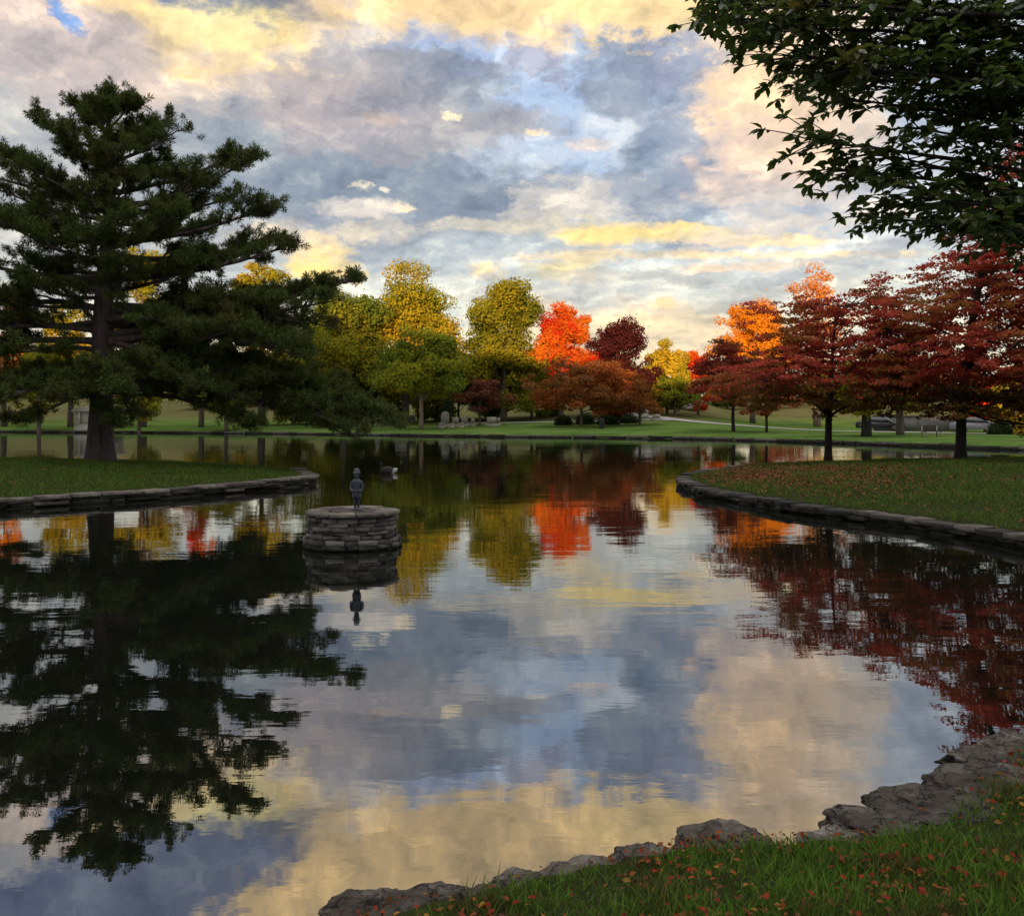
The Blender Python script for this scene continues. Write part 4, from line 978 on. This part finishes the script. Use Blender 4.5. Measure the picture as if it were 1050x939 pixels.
# ------------------------------------------------------------------ layered red trees on the right-hand point
def layered_tree(label, px0, D, trunk_px, layers, mat, seed, lean=(0, 0), trunk_top=None, leaf=(.095, .165), dens=1.0):
    rng = np.random.default_rng(seed); S = D / F
    x0 = (px0 - 525) * S; zb = gz(x0, D)
    root = thing('ornamental_tree', label, 'tree', (x0, D, zb), 0, 'spreading red trees on the grassy point')
    def loc(px, py, dy=0.0): return np.array([(px - px0) * S, dy, H - (py - HOR) * S - zb])
    bark = M['bark_dark']; ztop = loc(0, trunk_top)[2]
    tp = np.array([[0, 0, -.3], [0, 0, 0], [.01, 0, .35], [.02, .01, 1.0], [.03, 0, 2.0], [lean[0] * .3, 0, ztop * .5], [lean[0] * .7, 0, ztop * .8], [lean[0], 0, ztop]])
    tr = np.array([trunk_px * 1.25, trunk_px, trunk_px * .78, trunk_px * .7, trunk_px * .66, trunk_px * .5, trunk_px * .28, trunk_px * .1]) * S * .5
    t = MB(); add_tube(t, tp, tr, 12); t.build('trunk', bark, root, smooth=True)
    def on_trunk(z): return np.array([np.interp(z, tp[:, 2], tp[:, 0]), np.interp(z, tp[:, 2], tp[:, 1]), z])
    crown = MB(); cen = []; nr = []
    # limbs: forks low down, climbs, then levels off under its layer
    nodes = []; limb_mb = []
    tips = []
    for li, (py, xl, xr, nlimb) in enumerate(layers):
        z = loc(0, py)[2]; rl, rr = (px0 - xl) * S, (xr - px0) * S; cx, rx = (rr - rl) / 2, (rr + rl) / 2; ry = max(rx * .9, .8)
        tips.append((z, cx, rx, ry))
        if li % 2 == 0:
            for q in range(3):
                a = li * 1.9 + q * 2.1 + rng.normal(0, .2); kk = rng.uniform(.6, .88)
                tip = np.array([cx + math.cos(a) * rx * kk, math.sin(a) * ry * kk, z - .1])
                hd = np.linalg.norm(tip[:2]); zs = float(np.clip(z - .55 * hd - .3, 1.7, ztop * .95)); bpt = on_trunk(zs)
                K = 10; tt = np.linspace(0, 1, K)[:, None]
                P = bpt + (tip - bpt) * tt; P[:, 2] = bpt[2] + (tip[2] - bpt[2]) * np.sin(tt[:, 0] * math.pi / 2) ** .85
                P += np.cumsum(rng.normal(0, .035, (K, 3)), 0) * np.sin(np.pi * tt)
                mb_ = MB(); r0 = .016 + .009 * hd; add_tube(mb_, P, np.linspace(r0, .008, K), 6)
                limb_mb.append(mb_); nodes += [(p, len(limb_mb) - 1) for p in P[3:]]
    NP = np.array([p for p, _ in nodes]); NI = np.array([i for _, i in nodes])
    for (z, cx, rx, ry) in tips:
        nsp = int(math.pi * rx * ry * 2.0) + 6
        for q in range(nsp):
            a = rng.uniform(0, 2 * math.pi); e = rng.uniform(.05, 1) ** .42
            lob = 1 + .13 * math.sin(3 * a + z * 2) + .10 * math.sin(7 * a + z * 5)
            c = np.array([cx + math.cos(a) * rx * e * lob, math.sin(a) * ry * e * lob, z - .20 * e * e + rng.normal(0, .24)])
            d = NP - c; d[:, 2] *= 1.6; w = np.argmin((d ** 2).sum(1)); p = NP[w]
            ln_ = np.linalg.norm(c - p)
            if ln_ > .25: add_tube(limb_mb[NI[w]], wander(p, c, 4, rng, .08, .04), [.011, .008, .006, .004], 4)
            dv = unit(np.array([c[0] - p[0], c[1] - p[1], .02])) if ln_ > .1 else unit(np.array([math.cos(a), math.sin(a), 0.0]))
            r = rng.uniform(.28, .58); k = int(76 * dens * (r / .43) ** 1.6)
            u = unit(rng.normal(size=(k, 3))) * (rng.uniform(0, 1, k) ** .5)[:, None]
            side = np.cross(dv, [0, 0, 1.0])
            Pt = c + dv * (u[:, :1] * r * 1.25) + side * (u[:, 1:2] * r * .85) + np.array([0, 0, 1.0]) * (u[:, 2:] * .10 - .10 * u[:, :1])
            cen.append(Pt); nr.append(np.array([0, 0, 1.0]) + dv * .25 + rng.normal(0, .6, (k, 3)))
    for mb_ in limb_mb: mb_.build('limb', bark, root)
    C = np.concatenate(cen); NN = np.concatenate(nr); n = len(C)
    ls = rng.uniform(*leaf, n)
    low = C[:, 2] + rng.normal(0, .25, n) < loc(0, 396)[2]
    add_leaves(crown, C[~low], NN[~low], ls[~low], ls[~low] * .6, rng)
    crown.build('crown', mat, root)
    cl = MB(); add_leaves(cl, C[low], NN[low], ls[low], ls[low] * .6, rng); cl.build('lower_foliage', L_dog_low, root)
    print(label, n)

L_dog = leaf_mat('dogwood_red_leaves', [(.46,.062,.048), (.52,.08,.054), (.36,.056,.044), (.32,.07,.038), (.58,.12,.062)], patch=[(.24,.14,.03), (.34,.10,.034), (.20,.14,.028)], patch_scale=.38, patch_amt=(.48, .62), trans=.42)
L_dog_low = leaf_mat('dogwood_olive_leaves', [(.16,.13,.026), (.12,.115,.024), (.20,.10,.028), (.28,.075,.034), (.13,.12,.028)], trans=.3)
layered_tree('low spreading red tree with forked limbs nearer the tip of the point', 849, 37.0, 10, [
    (409, 785, 935, 5), (400, 748, 952, 7), (388, 735, 955, 7), (376, 742, 960, 7), (364, 762, 958, 7), (352, 792, 955, 6), (340, 790, 955, 6), (329, 798, 950, 5), (317, 768, 935, 5), (308, 840, 915, 4), (301, 872, 905, 3)], L_dog, 201, trunk_top=318, lean=(.3, 0), dens=.86)
layered_tree('taller spreading red tree at the right edge of the point', 985, 33.3, 14, [
    (432, 1040, 1120, 3), (414, 930, 1110, 5), (406, 905, 1130, 7), (395, 892, 1150, 7), (381, 890, 1165, 7), (366, 888, 1170, 7), (350, 890, 1170, 7), (334, 898, 1175, 7), (318, 905, 1170, 7), (303, 915, 1165, 7), (288, 918, 1160, 7), (274, 926, 1150, 6), (262, 955, 1145, 6), (246, 965, 1140, 6), (228, 980, 1130, 5), (208, 990, 1120, 5), (188, 1000, 1105, 4), (168, 1015, 1085, 3), (154, 1030, 1070, 2)], L_dog, 202, trunk_top=180, lean=(1.4, 0), dens=.86)

# ------------------------------------------------------------------ overhanging tree by the near bank
def overhang():
    rng = np.random.default_rng(303)
    tx, ty = 6.4, 6.6; zb = gz(tx, ty)
    root = thing('shade_tree', 'near dark green tree whose leafy boughs hang into the upper right corner', 'tree', (tx, ty, zb))
    o = np.array([tx, ty, zb])
    bark = M['bark_dark']
    leafm = leaf_mat('broad_dark_leaves', [(.040,.078,.016), (.058,.10,.02), (.075,.115,.022), (.09,.10,.022)], trans=.5, gloss=.10, patch=[(.16,.075,.016), (.10,.085,.018), (.06,.075,.018)], patch_scale=.45, patch_amt=(.56, .66))
    t = MB(); add_tube(t, np.array([[0,0,-.3],[0,0,0],[-.02,0,.4],[-.05,.05,1.5],[-.1,.1,2.6],[-.15,.1,4.0],[-.3,.2,6.0],[-.3,.3,8.2]]), [.36,.27,.22,.2,.18,.15,.1,.04], 14)
    t.build('trunk', bark, root, smooth=True)
    trunk_at = lambda z: np.array([-.05 - .04 * z, .04 * z, z])
    # bough tips as photo pixels with a distance of their own, and where they leave the trunk
    boughs = [
        (712, 10, 7.4, 4.6), (742, 20, 6.8, 4.5), (735, 2, 7.0, 4.8), (772, 44, 7.2, 4.2), (790, 30, 6.6, 4.3), (800, 66, 7.5, 4.0), (838, 78, 7.0, 3.9), (812, 58, 6.6, 4.0), (850, 82, 7.4, 3.8), (880, 70, 6.2, 3.9),
        (858, 100, 7.0, 3.5), (836, 146, 6.6, 3.2), (848, 172, 6.9, 3.1), (902, 188, 6.6, 2.9), (888, 222, 7.0, 2.8), (940, 200, 6.3, 2.8), (966, 226, 6.8, 2.7), (1000, 232, 6.2, 2.6), (1024, 244, 6.6, 2.5), (1046, 226, 7.0, 2.6), (915, 160, 6.5, 3.0), (1000, 208, 7.2, 2.7), (930, 130, 7.2, 3.3), (1000, 190, 7.4, 2.9),
        (760, 5, 6.3, 4.7), (820, 10, 7.6, 4.4), (900, 40, 7.0, 4.0), (960, 60, 6.4, 3.8), (980, 110, 7.2, 3.4), (1030, 130, 6.2, 3.2), (1040, 215, 7.2, 2.7), (1060, 60, 7.4, 3.8), (1000, 20, 6.8, 4.2), (900, -40, 6.6, 4.8), (780, -50, 7.0, 5.2), (1050, -60, 7.0, 5.0), (700, -60, 7.6, 5.4), (640, -120, 7.2, 6.0), (850, -150, 6.4, 6.2), (1000, -180, 7.2, 6.4),
    ]
    ends = []; limbs = []
    for (px, py, D, bz) in boughs:
        tip = np.array(at(px, D, py=py)) - o
        b = trunk_at(max(2.2, bz - .8)); 
        P = wander(b, tip, 12, rng, .07, .06)
        limb = MB(); ln = np.linalg.norm(tip - b)
        add_tube(limb, P, np.linspace(.018 + .006 * ln, .006, 12), 7)
        lo = max(.25, 1 - (1.5 if py > 120 else 2.4) / ln)
        for m in range(int((1 - lo) * ln * (23 if py > 120 else 24))):
            s = rng.uniform(lo, 1) ; f = s * 11; i = min(int(f), 10); p = P[i] + (P[i+1] - P[i]) * (f - i)
            d0 = unit(P[i+1] - P[i]); sd = unit(np.cross(d0, [0, 0, 1])) * (1 if m % 2 else -1)
            dv = unit(d0 * rng.uniform(.3, .9) + sd * rng.uniform(.3, 1.0) + np.array([0, 0, rng.uniform(-.28, .18)]))
            l2 = rng.uniform(.18, .5)
            e = p + dv * l2
            add_tube(limb, np.array([p, (p + e) / 2 + [0, 0, .012], e]), [.006, .0045, .003], 4)
            ends.append((e, dv)); 
            if l2 > .36: ends.append(((p + e) / 2, dv))
        ends.append((tip, unit(P[-1] - P[-2])))
        limb.build('bough', bark, root, smooth=True)
    cr = MB(); c = []; nn = []; td = []; ll = []
    for e, dv in ends:
        k = int(rng.integers(5, 9))
        for q in range(k):
            a = rng.uniform(0, 2 * math.pi)
            s1 = unit(np.cross(dv, [0, 0, 1])); s2 = np.array([0, 0, 1.0])
            out = unit(dv * rng.uniform(.1, .9) + s1 * math.cos(a) * .9 + s2 * math.sin(a) * .35 + np.array([0, 0, -.32]))
            c.append(e - dv * rng.uniform(0, .08)); td.append(out); nn.append(np.array([0, 0, 1.0]) + rng.normal(0, .38, 3)); ll.append(rng.uniform(.062, .118))
    ll = np.array(ll)
    add_leaves(cr, np.array(c), np.array(nn), ll, ll * .46, rng, shape='oval', tdir=np.array(td))
    cr.build('crown', leafm, root)
    print('overhang leaves', len(ll))
overhang()

# ------------------------------------------------------------------ foreground ledge stones
def rock(label, px, py, z, L, W, Hh, rz, seed, tilt=0.0, sub=4):
    rng = np.random.default_rng(seed)
    c = on_level(px, py, z)
    bpy.ops  # noqa
    import bmesh
    bm = bmesh.new(); bmesh.ops.create_icosphere(bm, subdivisions=sub + 1, radius=1.0)
    V = np.array([v.co[:] for v in bm.verts]); Fc = np.array([[v.index for v in f.verts] for f in bm.faces]); bm.free()
    # box-like superellipsoid
    p = 5.0
    nrm = (np.abs(V) ** p).sum(1) ** (1 / p); V = V / nrm[:, None]
    cut = rng.normal(size=(9, 3)); cut[:, 2] *= .25; cut = unit(cut)
    for cn in cut:                                   # broken faces
        dd = V @ cn; lim = rng.uniform(.72, 1.0); over = np.maximum(dd - lim, 0); V = V - over[:, None] * cn
    V = V * np.array([L, W, Hh]) / 2
    off = rng.uniform(0, 100, 3)
    out = []
    for v in V:
        q = Vector(v) * 5 + Vector(off)
        n = mnoise.fractal(q, .75, 2.15, 8) * .046
        zl = v[2] / .036 + mnoise.noise(Vector((v[0] * 3, v[1] * 3, 0)) + Vector(off)) * .8
        fl = math.floor(zl); fr = zl - fl
        st = mnoise.noise(Vector((v[0] * 2.6 + fl * 3.7, v[1] * 2.6 - fl * 1.3, fl * 2.1)) + Vector(off)) * .055 - .016 * (abs(fr - .5) > .40)
        r = math.hypot(v[0], v[1]) + 1e-6
        top = mnoise.fractal(q * 1.6 + Vector((9, 3, 1)), .75, 2.2, 8) * .020
        step = .010 * math.floor(mnoise.noise(Vector((v[0] * 4, v[1] * 4, 5)) + Vector(off)) * 3)
        out.append((v[0] * (1 + (n + st) / max(r, .05)), v[1] * (1 + (n + st) / max(r, .05)), v[2] + top + (step if v[2] > 0 else 0)))
    mb = MB(); mb.add(out, [Fc])
    o = mb.build('ledge_stone', M['ledge'], smooth=False)
    o.location = c; o.rotation_euler = (tilt, rng.normal(0, .05), rz)
    tag(o, label, 'stone', 'ledge stones along the near bank')
ROCKS = [
    ('low brown stone at the lower left end of the near bank', 388, 946, .04, .46, .40, .14, .35),
    ('thin pale slab left of the dark stone at the bottom of the bank', 456, 935, .05, .50, .42, .12, .30),
    ('dark mossy stone between two pale slabs at the bottom of the bank', 528, 926, .06, .46, .44, .15, .3),
    ('long pale slab with a white chip along the lower bank', 606, 914, .06, .60, .46, .14, .30),
    ('brown slab left of the largest rounded stone', 688, 898, .07, .50, .46, .15, .28),
    ('large rounded stone just left of the grassy gap', 756, 882, .10, .48, .44, .21, .12),
    ('small stone sunk in the grassy gap', 812, 892, .04, .34, .34, .12, .2),
    ('jagged stacked stone just right of the grassy gap', 864, 878, .09, .44, .46, .18, .55),
    ('layered ledge stone right of the jagged stacked stone', 906, 858, .11, .54, .52, .19, .6),
    ('broad flat slab with an undercut edge halfway up the right bank', 956, 836, .13, .72, .56, .20, .42),
    ('grey slab behind the broad undercut slab', 1006, 815, .14, .62, .52, .18, .5),
    ('long pale grey slab at the right edge of the bank', 1050, 790, .14, .85, .60, .18, .55),
    ('thin low slab at the waterline near the right edge', 1016, 774, .04, .8, .40, .12, .45),
]
for i, r in enumerate(ROCKS): rock(*r, seed=400 + i)

# ------------------------------------------------------------------ grass, fallen leaves
def scatter_ok(P, lo, hi=1e9):
    s = signed_dist(P); return P[(s > lo) & (s < hi)]

def grass(name, P, h, w, mat, seed):
    rng = np.random.default_rng(seed); n = len(P)
    Z = ground_z(P); b = np.concatenate([P, Z[:, None] - .005], 1)
    a = rng.uniform(0, 2 * math.pi, n); t = np.stack([np.cos(a), np.sin(a), np.zeros(n)], 1)
    ln = np.stack([rng.normal(0, .45, n), rng.normal(0, .45, n), np.ones(n)], 1)
    hh = (h * rng.uniform(.45, 1.25, n) * (1 + 1.1 * vnoise(P[:, 0], P[:, 1], .35 if h < .065 else 1.2, seed)))[:, None]; ww = w * .5
    p0 = b - t * ww; p1 = b + t * ww
    mid = b + ln * hh * .55; tip = b + ln * hh * np.array([1.25, 1.25, .95])
    m0 = mid - t * ww * .75; m1 = mid + t * ww * .75
    V = np.stack([p0, p1, m1, m0, tip], 1).reshape(-1, 3); i = np.arange(n)[:, None] * 5
    mb = MB(); mb.add(V, [np.concatenate([i, i+1, i+2, i+3], 1), np.concatenate([i+3, i+2, i+4], 1)])
    o = mb.build(name, mat); return tag(o, cat='grass', kind='stuff')

G_near = leaf_mat('near_grass', [(.050,.115,.014), (.072,.15,.019), (.10,.18,.024), (.13,.15,.034)], trans=.25, patch=[(.11,.10,.03), (.06,.085,.018), (.085,.065,.03)], patch_scale=2.6, patch_amt=(.5, .68))
G_pen = leaf_mat('point_grass', [(.052,.112,.018), (.072,.14,.023), (.10,.15,.03), (.12,.12,.038)], trans=.25)
rng = np.random.default_rng(55)
P = scatter_ok(rng.uniform((-3.5, 1.2), (7.5, 8.6), (300000, 2)), .30)
P = P[(P[:, 1] > 1.2)]
o = grass('grass', P, .064, .0062, G_near, 1); o['label'] = 'ragged green grass of the near bank'
P = scatter_ok(rng.uniform((5, 13), (30, 42), (230000, 2)), .12)
o = grass('grass', P, .07, .02, G_pen, 2); o['label'] = 'short grass of the point under the red trees'
P = scatter_ok(rng.uniform((-26, 19), (-6, 42), (200000, 2)), .12)
o = grass('grass', P, .07, .02, G_pen, 3); o['label'] = 'short grass of the point under the pine'

def litter(name, P, size, mat, seed, label):
    rng = np.random.default_rng(seed); n = len(P)
    Z = ground_z(P) + rng.uniform(.02, .055, n)
    ls = size * rng.uniform(.6, 1.25, n)
    mb = MB(); add_leaves(mb, np.concatenate([P, Z[:, None]], 1), np.array([0, 0, 1.0]) + rng.normal(0, .4, (n, 3)), ls, ls * .62, rng, shape='oval')
    tag(mb.build(name, mat), label, 'leaves', kind='stuff')
F_leaf = leaf_mat('fallen_leaves', [(.19,.020,.014), (.23,.034,.016), (.13,.034,.02), (.24,.065,.02), (.13,.055,.026), (.09,.038,.024), (.26,.14,.026), (.075,.03,.026), (.16,.022,.016)], trans=.1)
P = scatter_ok(rng.uniform((-1.5, 1.5), (6.5, 8.4), (30000, 2)), .1)
P = P[vnoise(P[:, 0], P[:, 1], .55, 3) + .5 * vnoise(P[:, 0], P[:, 1], .2, 4) + rng.normal(0, .30, len(P)) > .08]
litter('fallen_leaves', P, .032, F_leaf, 5, 'red and orange leaves fallen on the near grass bank')
F_brown = leaf_mat('dry_leaves', [(.14,.055,.03), (.20,.075,.035), (.11,.05,.03), (.25,.11,.045)], trans=.1)
c1 = np.stack([rng.normal(8.4, 1.6, 9000), rng.normal(29.5, 3.4, 9000)], 1); c2 = rng.uniform((6, 15), (26, 41), (2600, 2))
P = scatter_ok(np.concatenate([c1, c2]), .3); P = P[P[:, 1] < 41]
litter('fallen_leaves', P, .075, F_brown, 6, 'brown dry leaves scattered under the spreading red trees')
P = scatter_ok(rng.uniform((-22, 20), (-6, 41), (900, 2)), .3)
litter('fallen_leaves', P, .09, F_brown, 7, 'few brown leaves on the grass under the pine')

# ------------------------------------------------------------------ graves, monuments, furniture, cars across the water
def headstone(label, px, D, w, h, kind='round', rz=0.0):
    x = (px - 525) / F * D; zb = gz(x, D)
    root = thing('gravestone', label, 'gravestone', (x, D, zb), rz, 'gravestones on the far rise')
    b = MB(); add_box(b, (0, 0, .08), (w * 1.35, .42, .36)); b.build('plinth', M['grave_stone'], root)
    s = MB()
    if kind == 'round':
        n = 10; pr = [(-w/2, .26), (w/2, .26), (w/2, h - w/2 * .8)] + [(w/2 * math.cos(t), h - w/2*.8 + w/2*.8 * math.sin(t)) for t in np.linspace(0, math.pi, n)[1:-1]] + [(-w/2, h - w/2 * .8)]
    elif kind == 'obelisk':
        pr = [(-w/2, .26), (w/2, .26), (w*.32, h*.86), (0, h), (-w*.32, h*.86)]
    else:
        pr = [(-w/2, .26), (w/2, .26), (w/2, h*.94), (w*.42, h), (-w*.42, h), (-w/2, h*.94)]
    k = len(pr); d = .11 if kind != 'obelisk' else w/2
    V = [(a, -d, z) for a, z in pr] + [(a, d, z) for a, z in pr]
    s.add(V, [np.array([list(range(k))]), np.array([list(range(2*k-1, k-1, -1))]), np.array([[i, k + i, k + (i+1) % k, (i+1) % k] for i in range(k)])])
    s.build('tablet', M['grave_stone'], root)
GR = [('tallest pale rounded gravestone at the left of the far row', 456.5, 112, .95, 1.75, 'round'),
      ('square pale gravestone second in the far row', 467, 112.5, .8, 1.05, 'square'),
      ('round topped gravestone third in the far row', 476.5, 112, .75, 1.15, 'round'),
      ('slim grey gravestone fourth in the far row', 485, 112, .45, 1.0, 'square'),
      ('wide pale gravestone under the brown maroon tree', 504, 111, 1.1, 1.05, 'square'),
      ('narrow gravestone right of the wide pale one', 511, 111.5, .4, .95, 'round'),
      ('small low gravestone in front of the tallest one', 453, 108.5, .6, .6, 'square'),
      ('small low gravestone in front of the square one', 463, 108.5, .55, .55, 'round'),
      ('small low gravestone in front of the round topped one', 472.5, 108.5, .55, .55, 'square'),
      ('pale pointed monument on the rise right of the brown maroon tree', 515.5, 124, 1.0, 3.0, 'obelisk'),
      ('broad grey gravestone left of the thin pale trunk', 411, 120, 1.4, 1.3, 'square'),
      ('small pale pointed gravestone seen beside the pine branch end', 387, 118, .5, 1.4, 'obelisk'),
      ('low square gravestone up the slope left of the thin pale trunk', 422, 128, .9, .9, 'square'),
      ('pale rounded gravestone near the low rusty tree', 661, 116, .9, .9, 'round'),
      ('low pale gravestone right of the low rusty tree', 673, 116, .9, .75, 'square')]
for g in GR: headstone(*g)

def mausoleum(label, px, D, w, h, d, name='mausoleum'):
    x = (px - 525) / F * D; zb = gz(x, D)
    root = thing(name, label, 'mausoleum', (x, D, zb))
    pale = M['grave_stone']; dk = M['dark_stone']
    b = MB(); add_box(b, (0, 0, h * .33), (w, d, h * .7)); b.build('wall', pale, root)
    st = MB()
    for q in range(4): add_box(st, (0, -d/2 - .25 - (3 - q) * .3 + .15, .09 + q * .16 - .2), (w * .8, .6 + 0 * q, .16 + q * .0 + .2))
    st.build('steps', pale, root)
    r = MB(); y0, y1 = -d/2 - .3, d/2 + .3; z0, z1 = h * .68 + .003, h
    V = [(-w/2-.3, y0, z0), (w/2+.3, y0, z0), (w/2+.3, y0, z0+.25), (0, y0, z1), (-w/2-.3, y0, z0+.25)]; V += [(a, y1, c) for a, _, c in V]
    r.add(V, [np.array([[0,1,2,3,4]]), np.array([[9,8,7,6,5]]), np.array([[i, 5+i, 5+(i+1) % 5, (i+1) % 5] for i in range(5)])]); r.build('roof', pale, root)
    dd = MB(); add_box(dd, (0, -d/2 - .02, h * .27), (w * .24, .08, h * .46)); dd.build('door', dk, root)
    for sx in (-.36, .36):
        c = MB(); add_tube(c, [(sx*w, -d/2 - .15, .2), (sx*w, -d/2 - .15, h*.34), (sx*w, -d/2 - .15, h*.68)], [.17, .17, .14], 12); c.build('column', pale, root)
mausoleum('pale stone mausoleum with steps hidden behind the pine trunk', 102, 122, 4.4, 3.0, 4.0)
mausoleum('small grey gabled mausoleum beyond the path right of the yellow tree', 697, 142, 4.6, 4.2, 4.0)

def retaining_wall():
    x, D = (942 - 525) / F * 98, 98; zb = gz(x, D)
    root = thing('garden_wall', 'pale grey garden wall beyond the path between the tree trunks', 'wall', (x, D, zb), -.35)
    b = MB(); add_box(b, (0, 0, .6), (8.5, .4, 1.7)); b.build('wall', rough_mat('render_wall', [(.3, lin(.11,.11,.105)), (.7, lin(.19,.19,.18))], scale=1.5, bump=.2), root)
    c = MB(); add_box(c, (0, 0, 1.5), (8.7, .56, .1)); c.build('coping', M['cap_stone'], root)
retaining_wall()

def bench(label, px, D, rz):
    x = (px - 525) / F * D; zb = gz(x, D)
    wood = rough_mat('bench_wood', [(.3, lin(.035,.028,.022)), (.7, lin(.08,.062,.045))], scale=8, stretch=(.3, 2, 2), bump=.3)
    root = thing('park_bench', label, 'bench', (x, D, zb), rz)
    s = MB(); [add_box(s, (0, -.2 + q * .15, .45), (1.6, .12, .04)) for q in range(4)]; s.build('seat', wood, root)
    s = MB(); [add_box(s, (0, .33 + q * .02, .6 + q * .14), (1.6, .035, .11)) for q in range(3)]; s.build('backrest', wood, root)
    for sx in (-.68, .68):
        l = MB(); add_box(l, (sx, -.18, .21), (.07, .07, .43)); add_box(l, (sx, .3, .45), (.07, .06, .93)); add_box(l, (sx, .06, .41), (.06, .5, .035)); l.build('leg', M['grave_stone'], root)
bench('park bench on the lawn beside the path under the olive tree', 955.5, 77, .25)

def bin_():
    x, D = (617 - 525) / F * 101, 101; zb = gz(x, D)
    root = thing('litter_bin', 'dark litter bin on the far lawn below the rusty tree', 'bin', (x, D, zb))
    dark = rough_mat('bin_paint', [(.3, lin(.02,.022,.02)), (.7, lin(.04,.042,.04))], scale=6, bump=.1)
    b = MB(); add_tube(b, [(0,0,-.05),(0,0,.05),(0,0,.85),(0,0,.9)], [.24,.27,.29,.29], 14); b.build('body', dark, root)
    l = MB(); add_tube(l, [(0,0,.903),(0,0,.95),(0,0,1.05)], [.32,.31,.12], 14); l.build('lid', dark, root)
bin_()

def car(label, px, D, rz, paint, seed):
    x = (px - 525) / F * D; zb = gz(x, D) + .02
    root = thing('parked_car', label, 'car', (x, D, zb), rz, 'cars parked beyond the path')
    pm, nt, out = new_mat('car_paint'); p = N_(nt, 'ShaderNodeBsdfPrincipled', i_Roughness=.3); p.inputs['Base Color'].default_value = (*paint, 1); nt.links.new(p.outputs[0], out.inputs[0])
    gm, nt, out = new_mat('car_glass'); p = N_(nt, 'ShaderNodeBsdfPrincipled', i_Roughness=.08); p.inputs['Base Color'].default_value = (.015, .018, .02, 1); nt.links.new(p.outputs[0], out.inputs[0])
    rm, nt, out = new_mat('car_rubber'); p = N_(nt, 'ShaderNodeBsdfPrincipled', i_Roughness=.8); p.inputs['Base Color'].default_value = (.02, .02, .02, 1); nt.links.new(p.outputs[0], out.inputs[0])
    def prism(mb, prof, w0, w1, zc0, zc1):
        k = len(prof)
        def hw(z): return np.interp(z, [zc0, zc1], [w0, w1]) / 2
        V = [(a, -hw(z), z) for a, z in prof] + [(a, hw(z), z) for a, z in prof]
        mb.add(V, [np.array([list(range(k))]), np.array([list(range(2*k-1, k-1, -1))]), np.array([[i, k+i, k+(i+1) % k, (i+1) % k] for i in range(k)])])
    b = MB(); prism(b, [(-2.2,.32),(2.2,.32),(2.25,.55),(2.15,.78),(1.2,.92),(.55,1.36),(.2,1.43),(-.9,1.42),(-1.3,1.34),(-1.95,.98),(-2.22,.9),(-2.26,.55)], 1.8, 1.3, .85, 1.43); b.build('body', pm, root)
    g = MB(); prism(g, [(1.02,.96),(.5,1.31),(.18,1.37),(-.85,1.36),(-1.22,1.29),(-1.6,1.0)], 1.78, 1.38, .85, 1.43); go = g.build('side_window', gm, root)
    for wx in (-1.35, 1.4):
        for wy in (-.82, .82):
            w = MB(); add_tube(w, [(wx, wy - .11, .32), (wx, wy + .11, .32)], [.32, .32], 18); wo = w.build('wheel', rm, root)
            r = MB(); sg = 1 if wy > 0 else -1; add_tube(r, [(wx, wy + sg*.10, .32), (wx, wy + sg*.118, .32)], [.2, .18], 14); r.build('rim', M['cap_stone'], wo)
car('dark car parked low behind the thick dark trunk', 903, 97, -.5, (.015, .016, .02), 1)
car('silver car parked right of the right hand red tree trunk', 1003, 88, -.6, (.20, .20, .22), 2)

# ------------------------------------------------------------------ camera and view
cd = bpy.data.cameras.new('camera'); co = bpy.data.objects.new('camera', cd); COL.objects.link(co)
cd.sensor_fit = 'HORIZONTAL'; cd.sensor_width = 36; cd.lens = 36 * F / 1050
cd.shift_y = -(469.5 - HOR) / 1050; cd.clip_start = .05; cd.clip_end = 8000
co.location = (0, 0, H); co.rotation_euler = (math.pi / 2, 0, 0)
scene.camera = co
vs = scene.view_settings; vs.view_transform = 'Standard'; vs.look = 'None'; vs.gamma = 1.0; vs.exposure = 0.6; vs.use_curve_mapping = False
scene.cycles.max_bounces = 6; scene.cycles.diffuse_bounces = 2; scene.cycles.glossy_bounces = 3; scene.cycles.transmission_bounces = 3
scene.cycles.use_denoising = True
scene.cycles.sample_clamp_indirect = 4.0
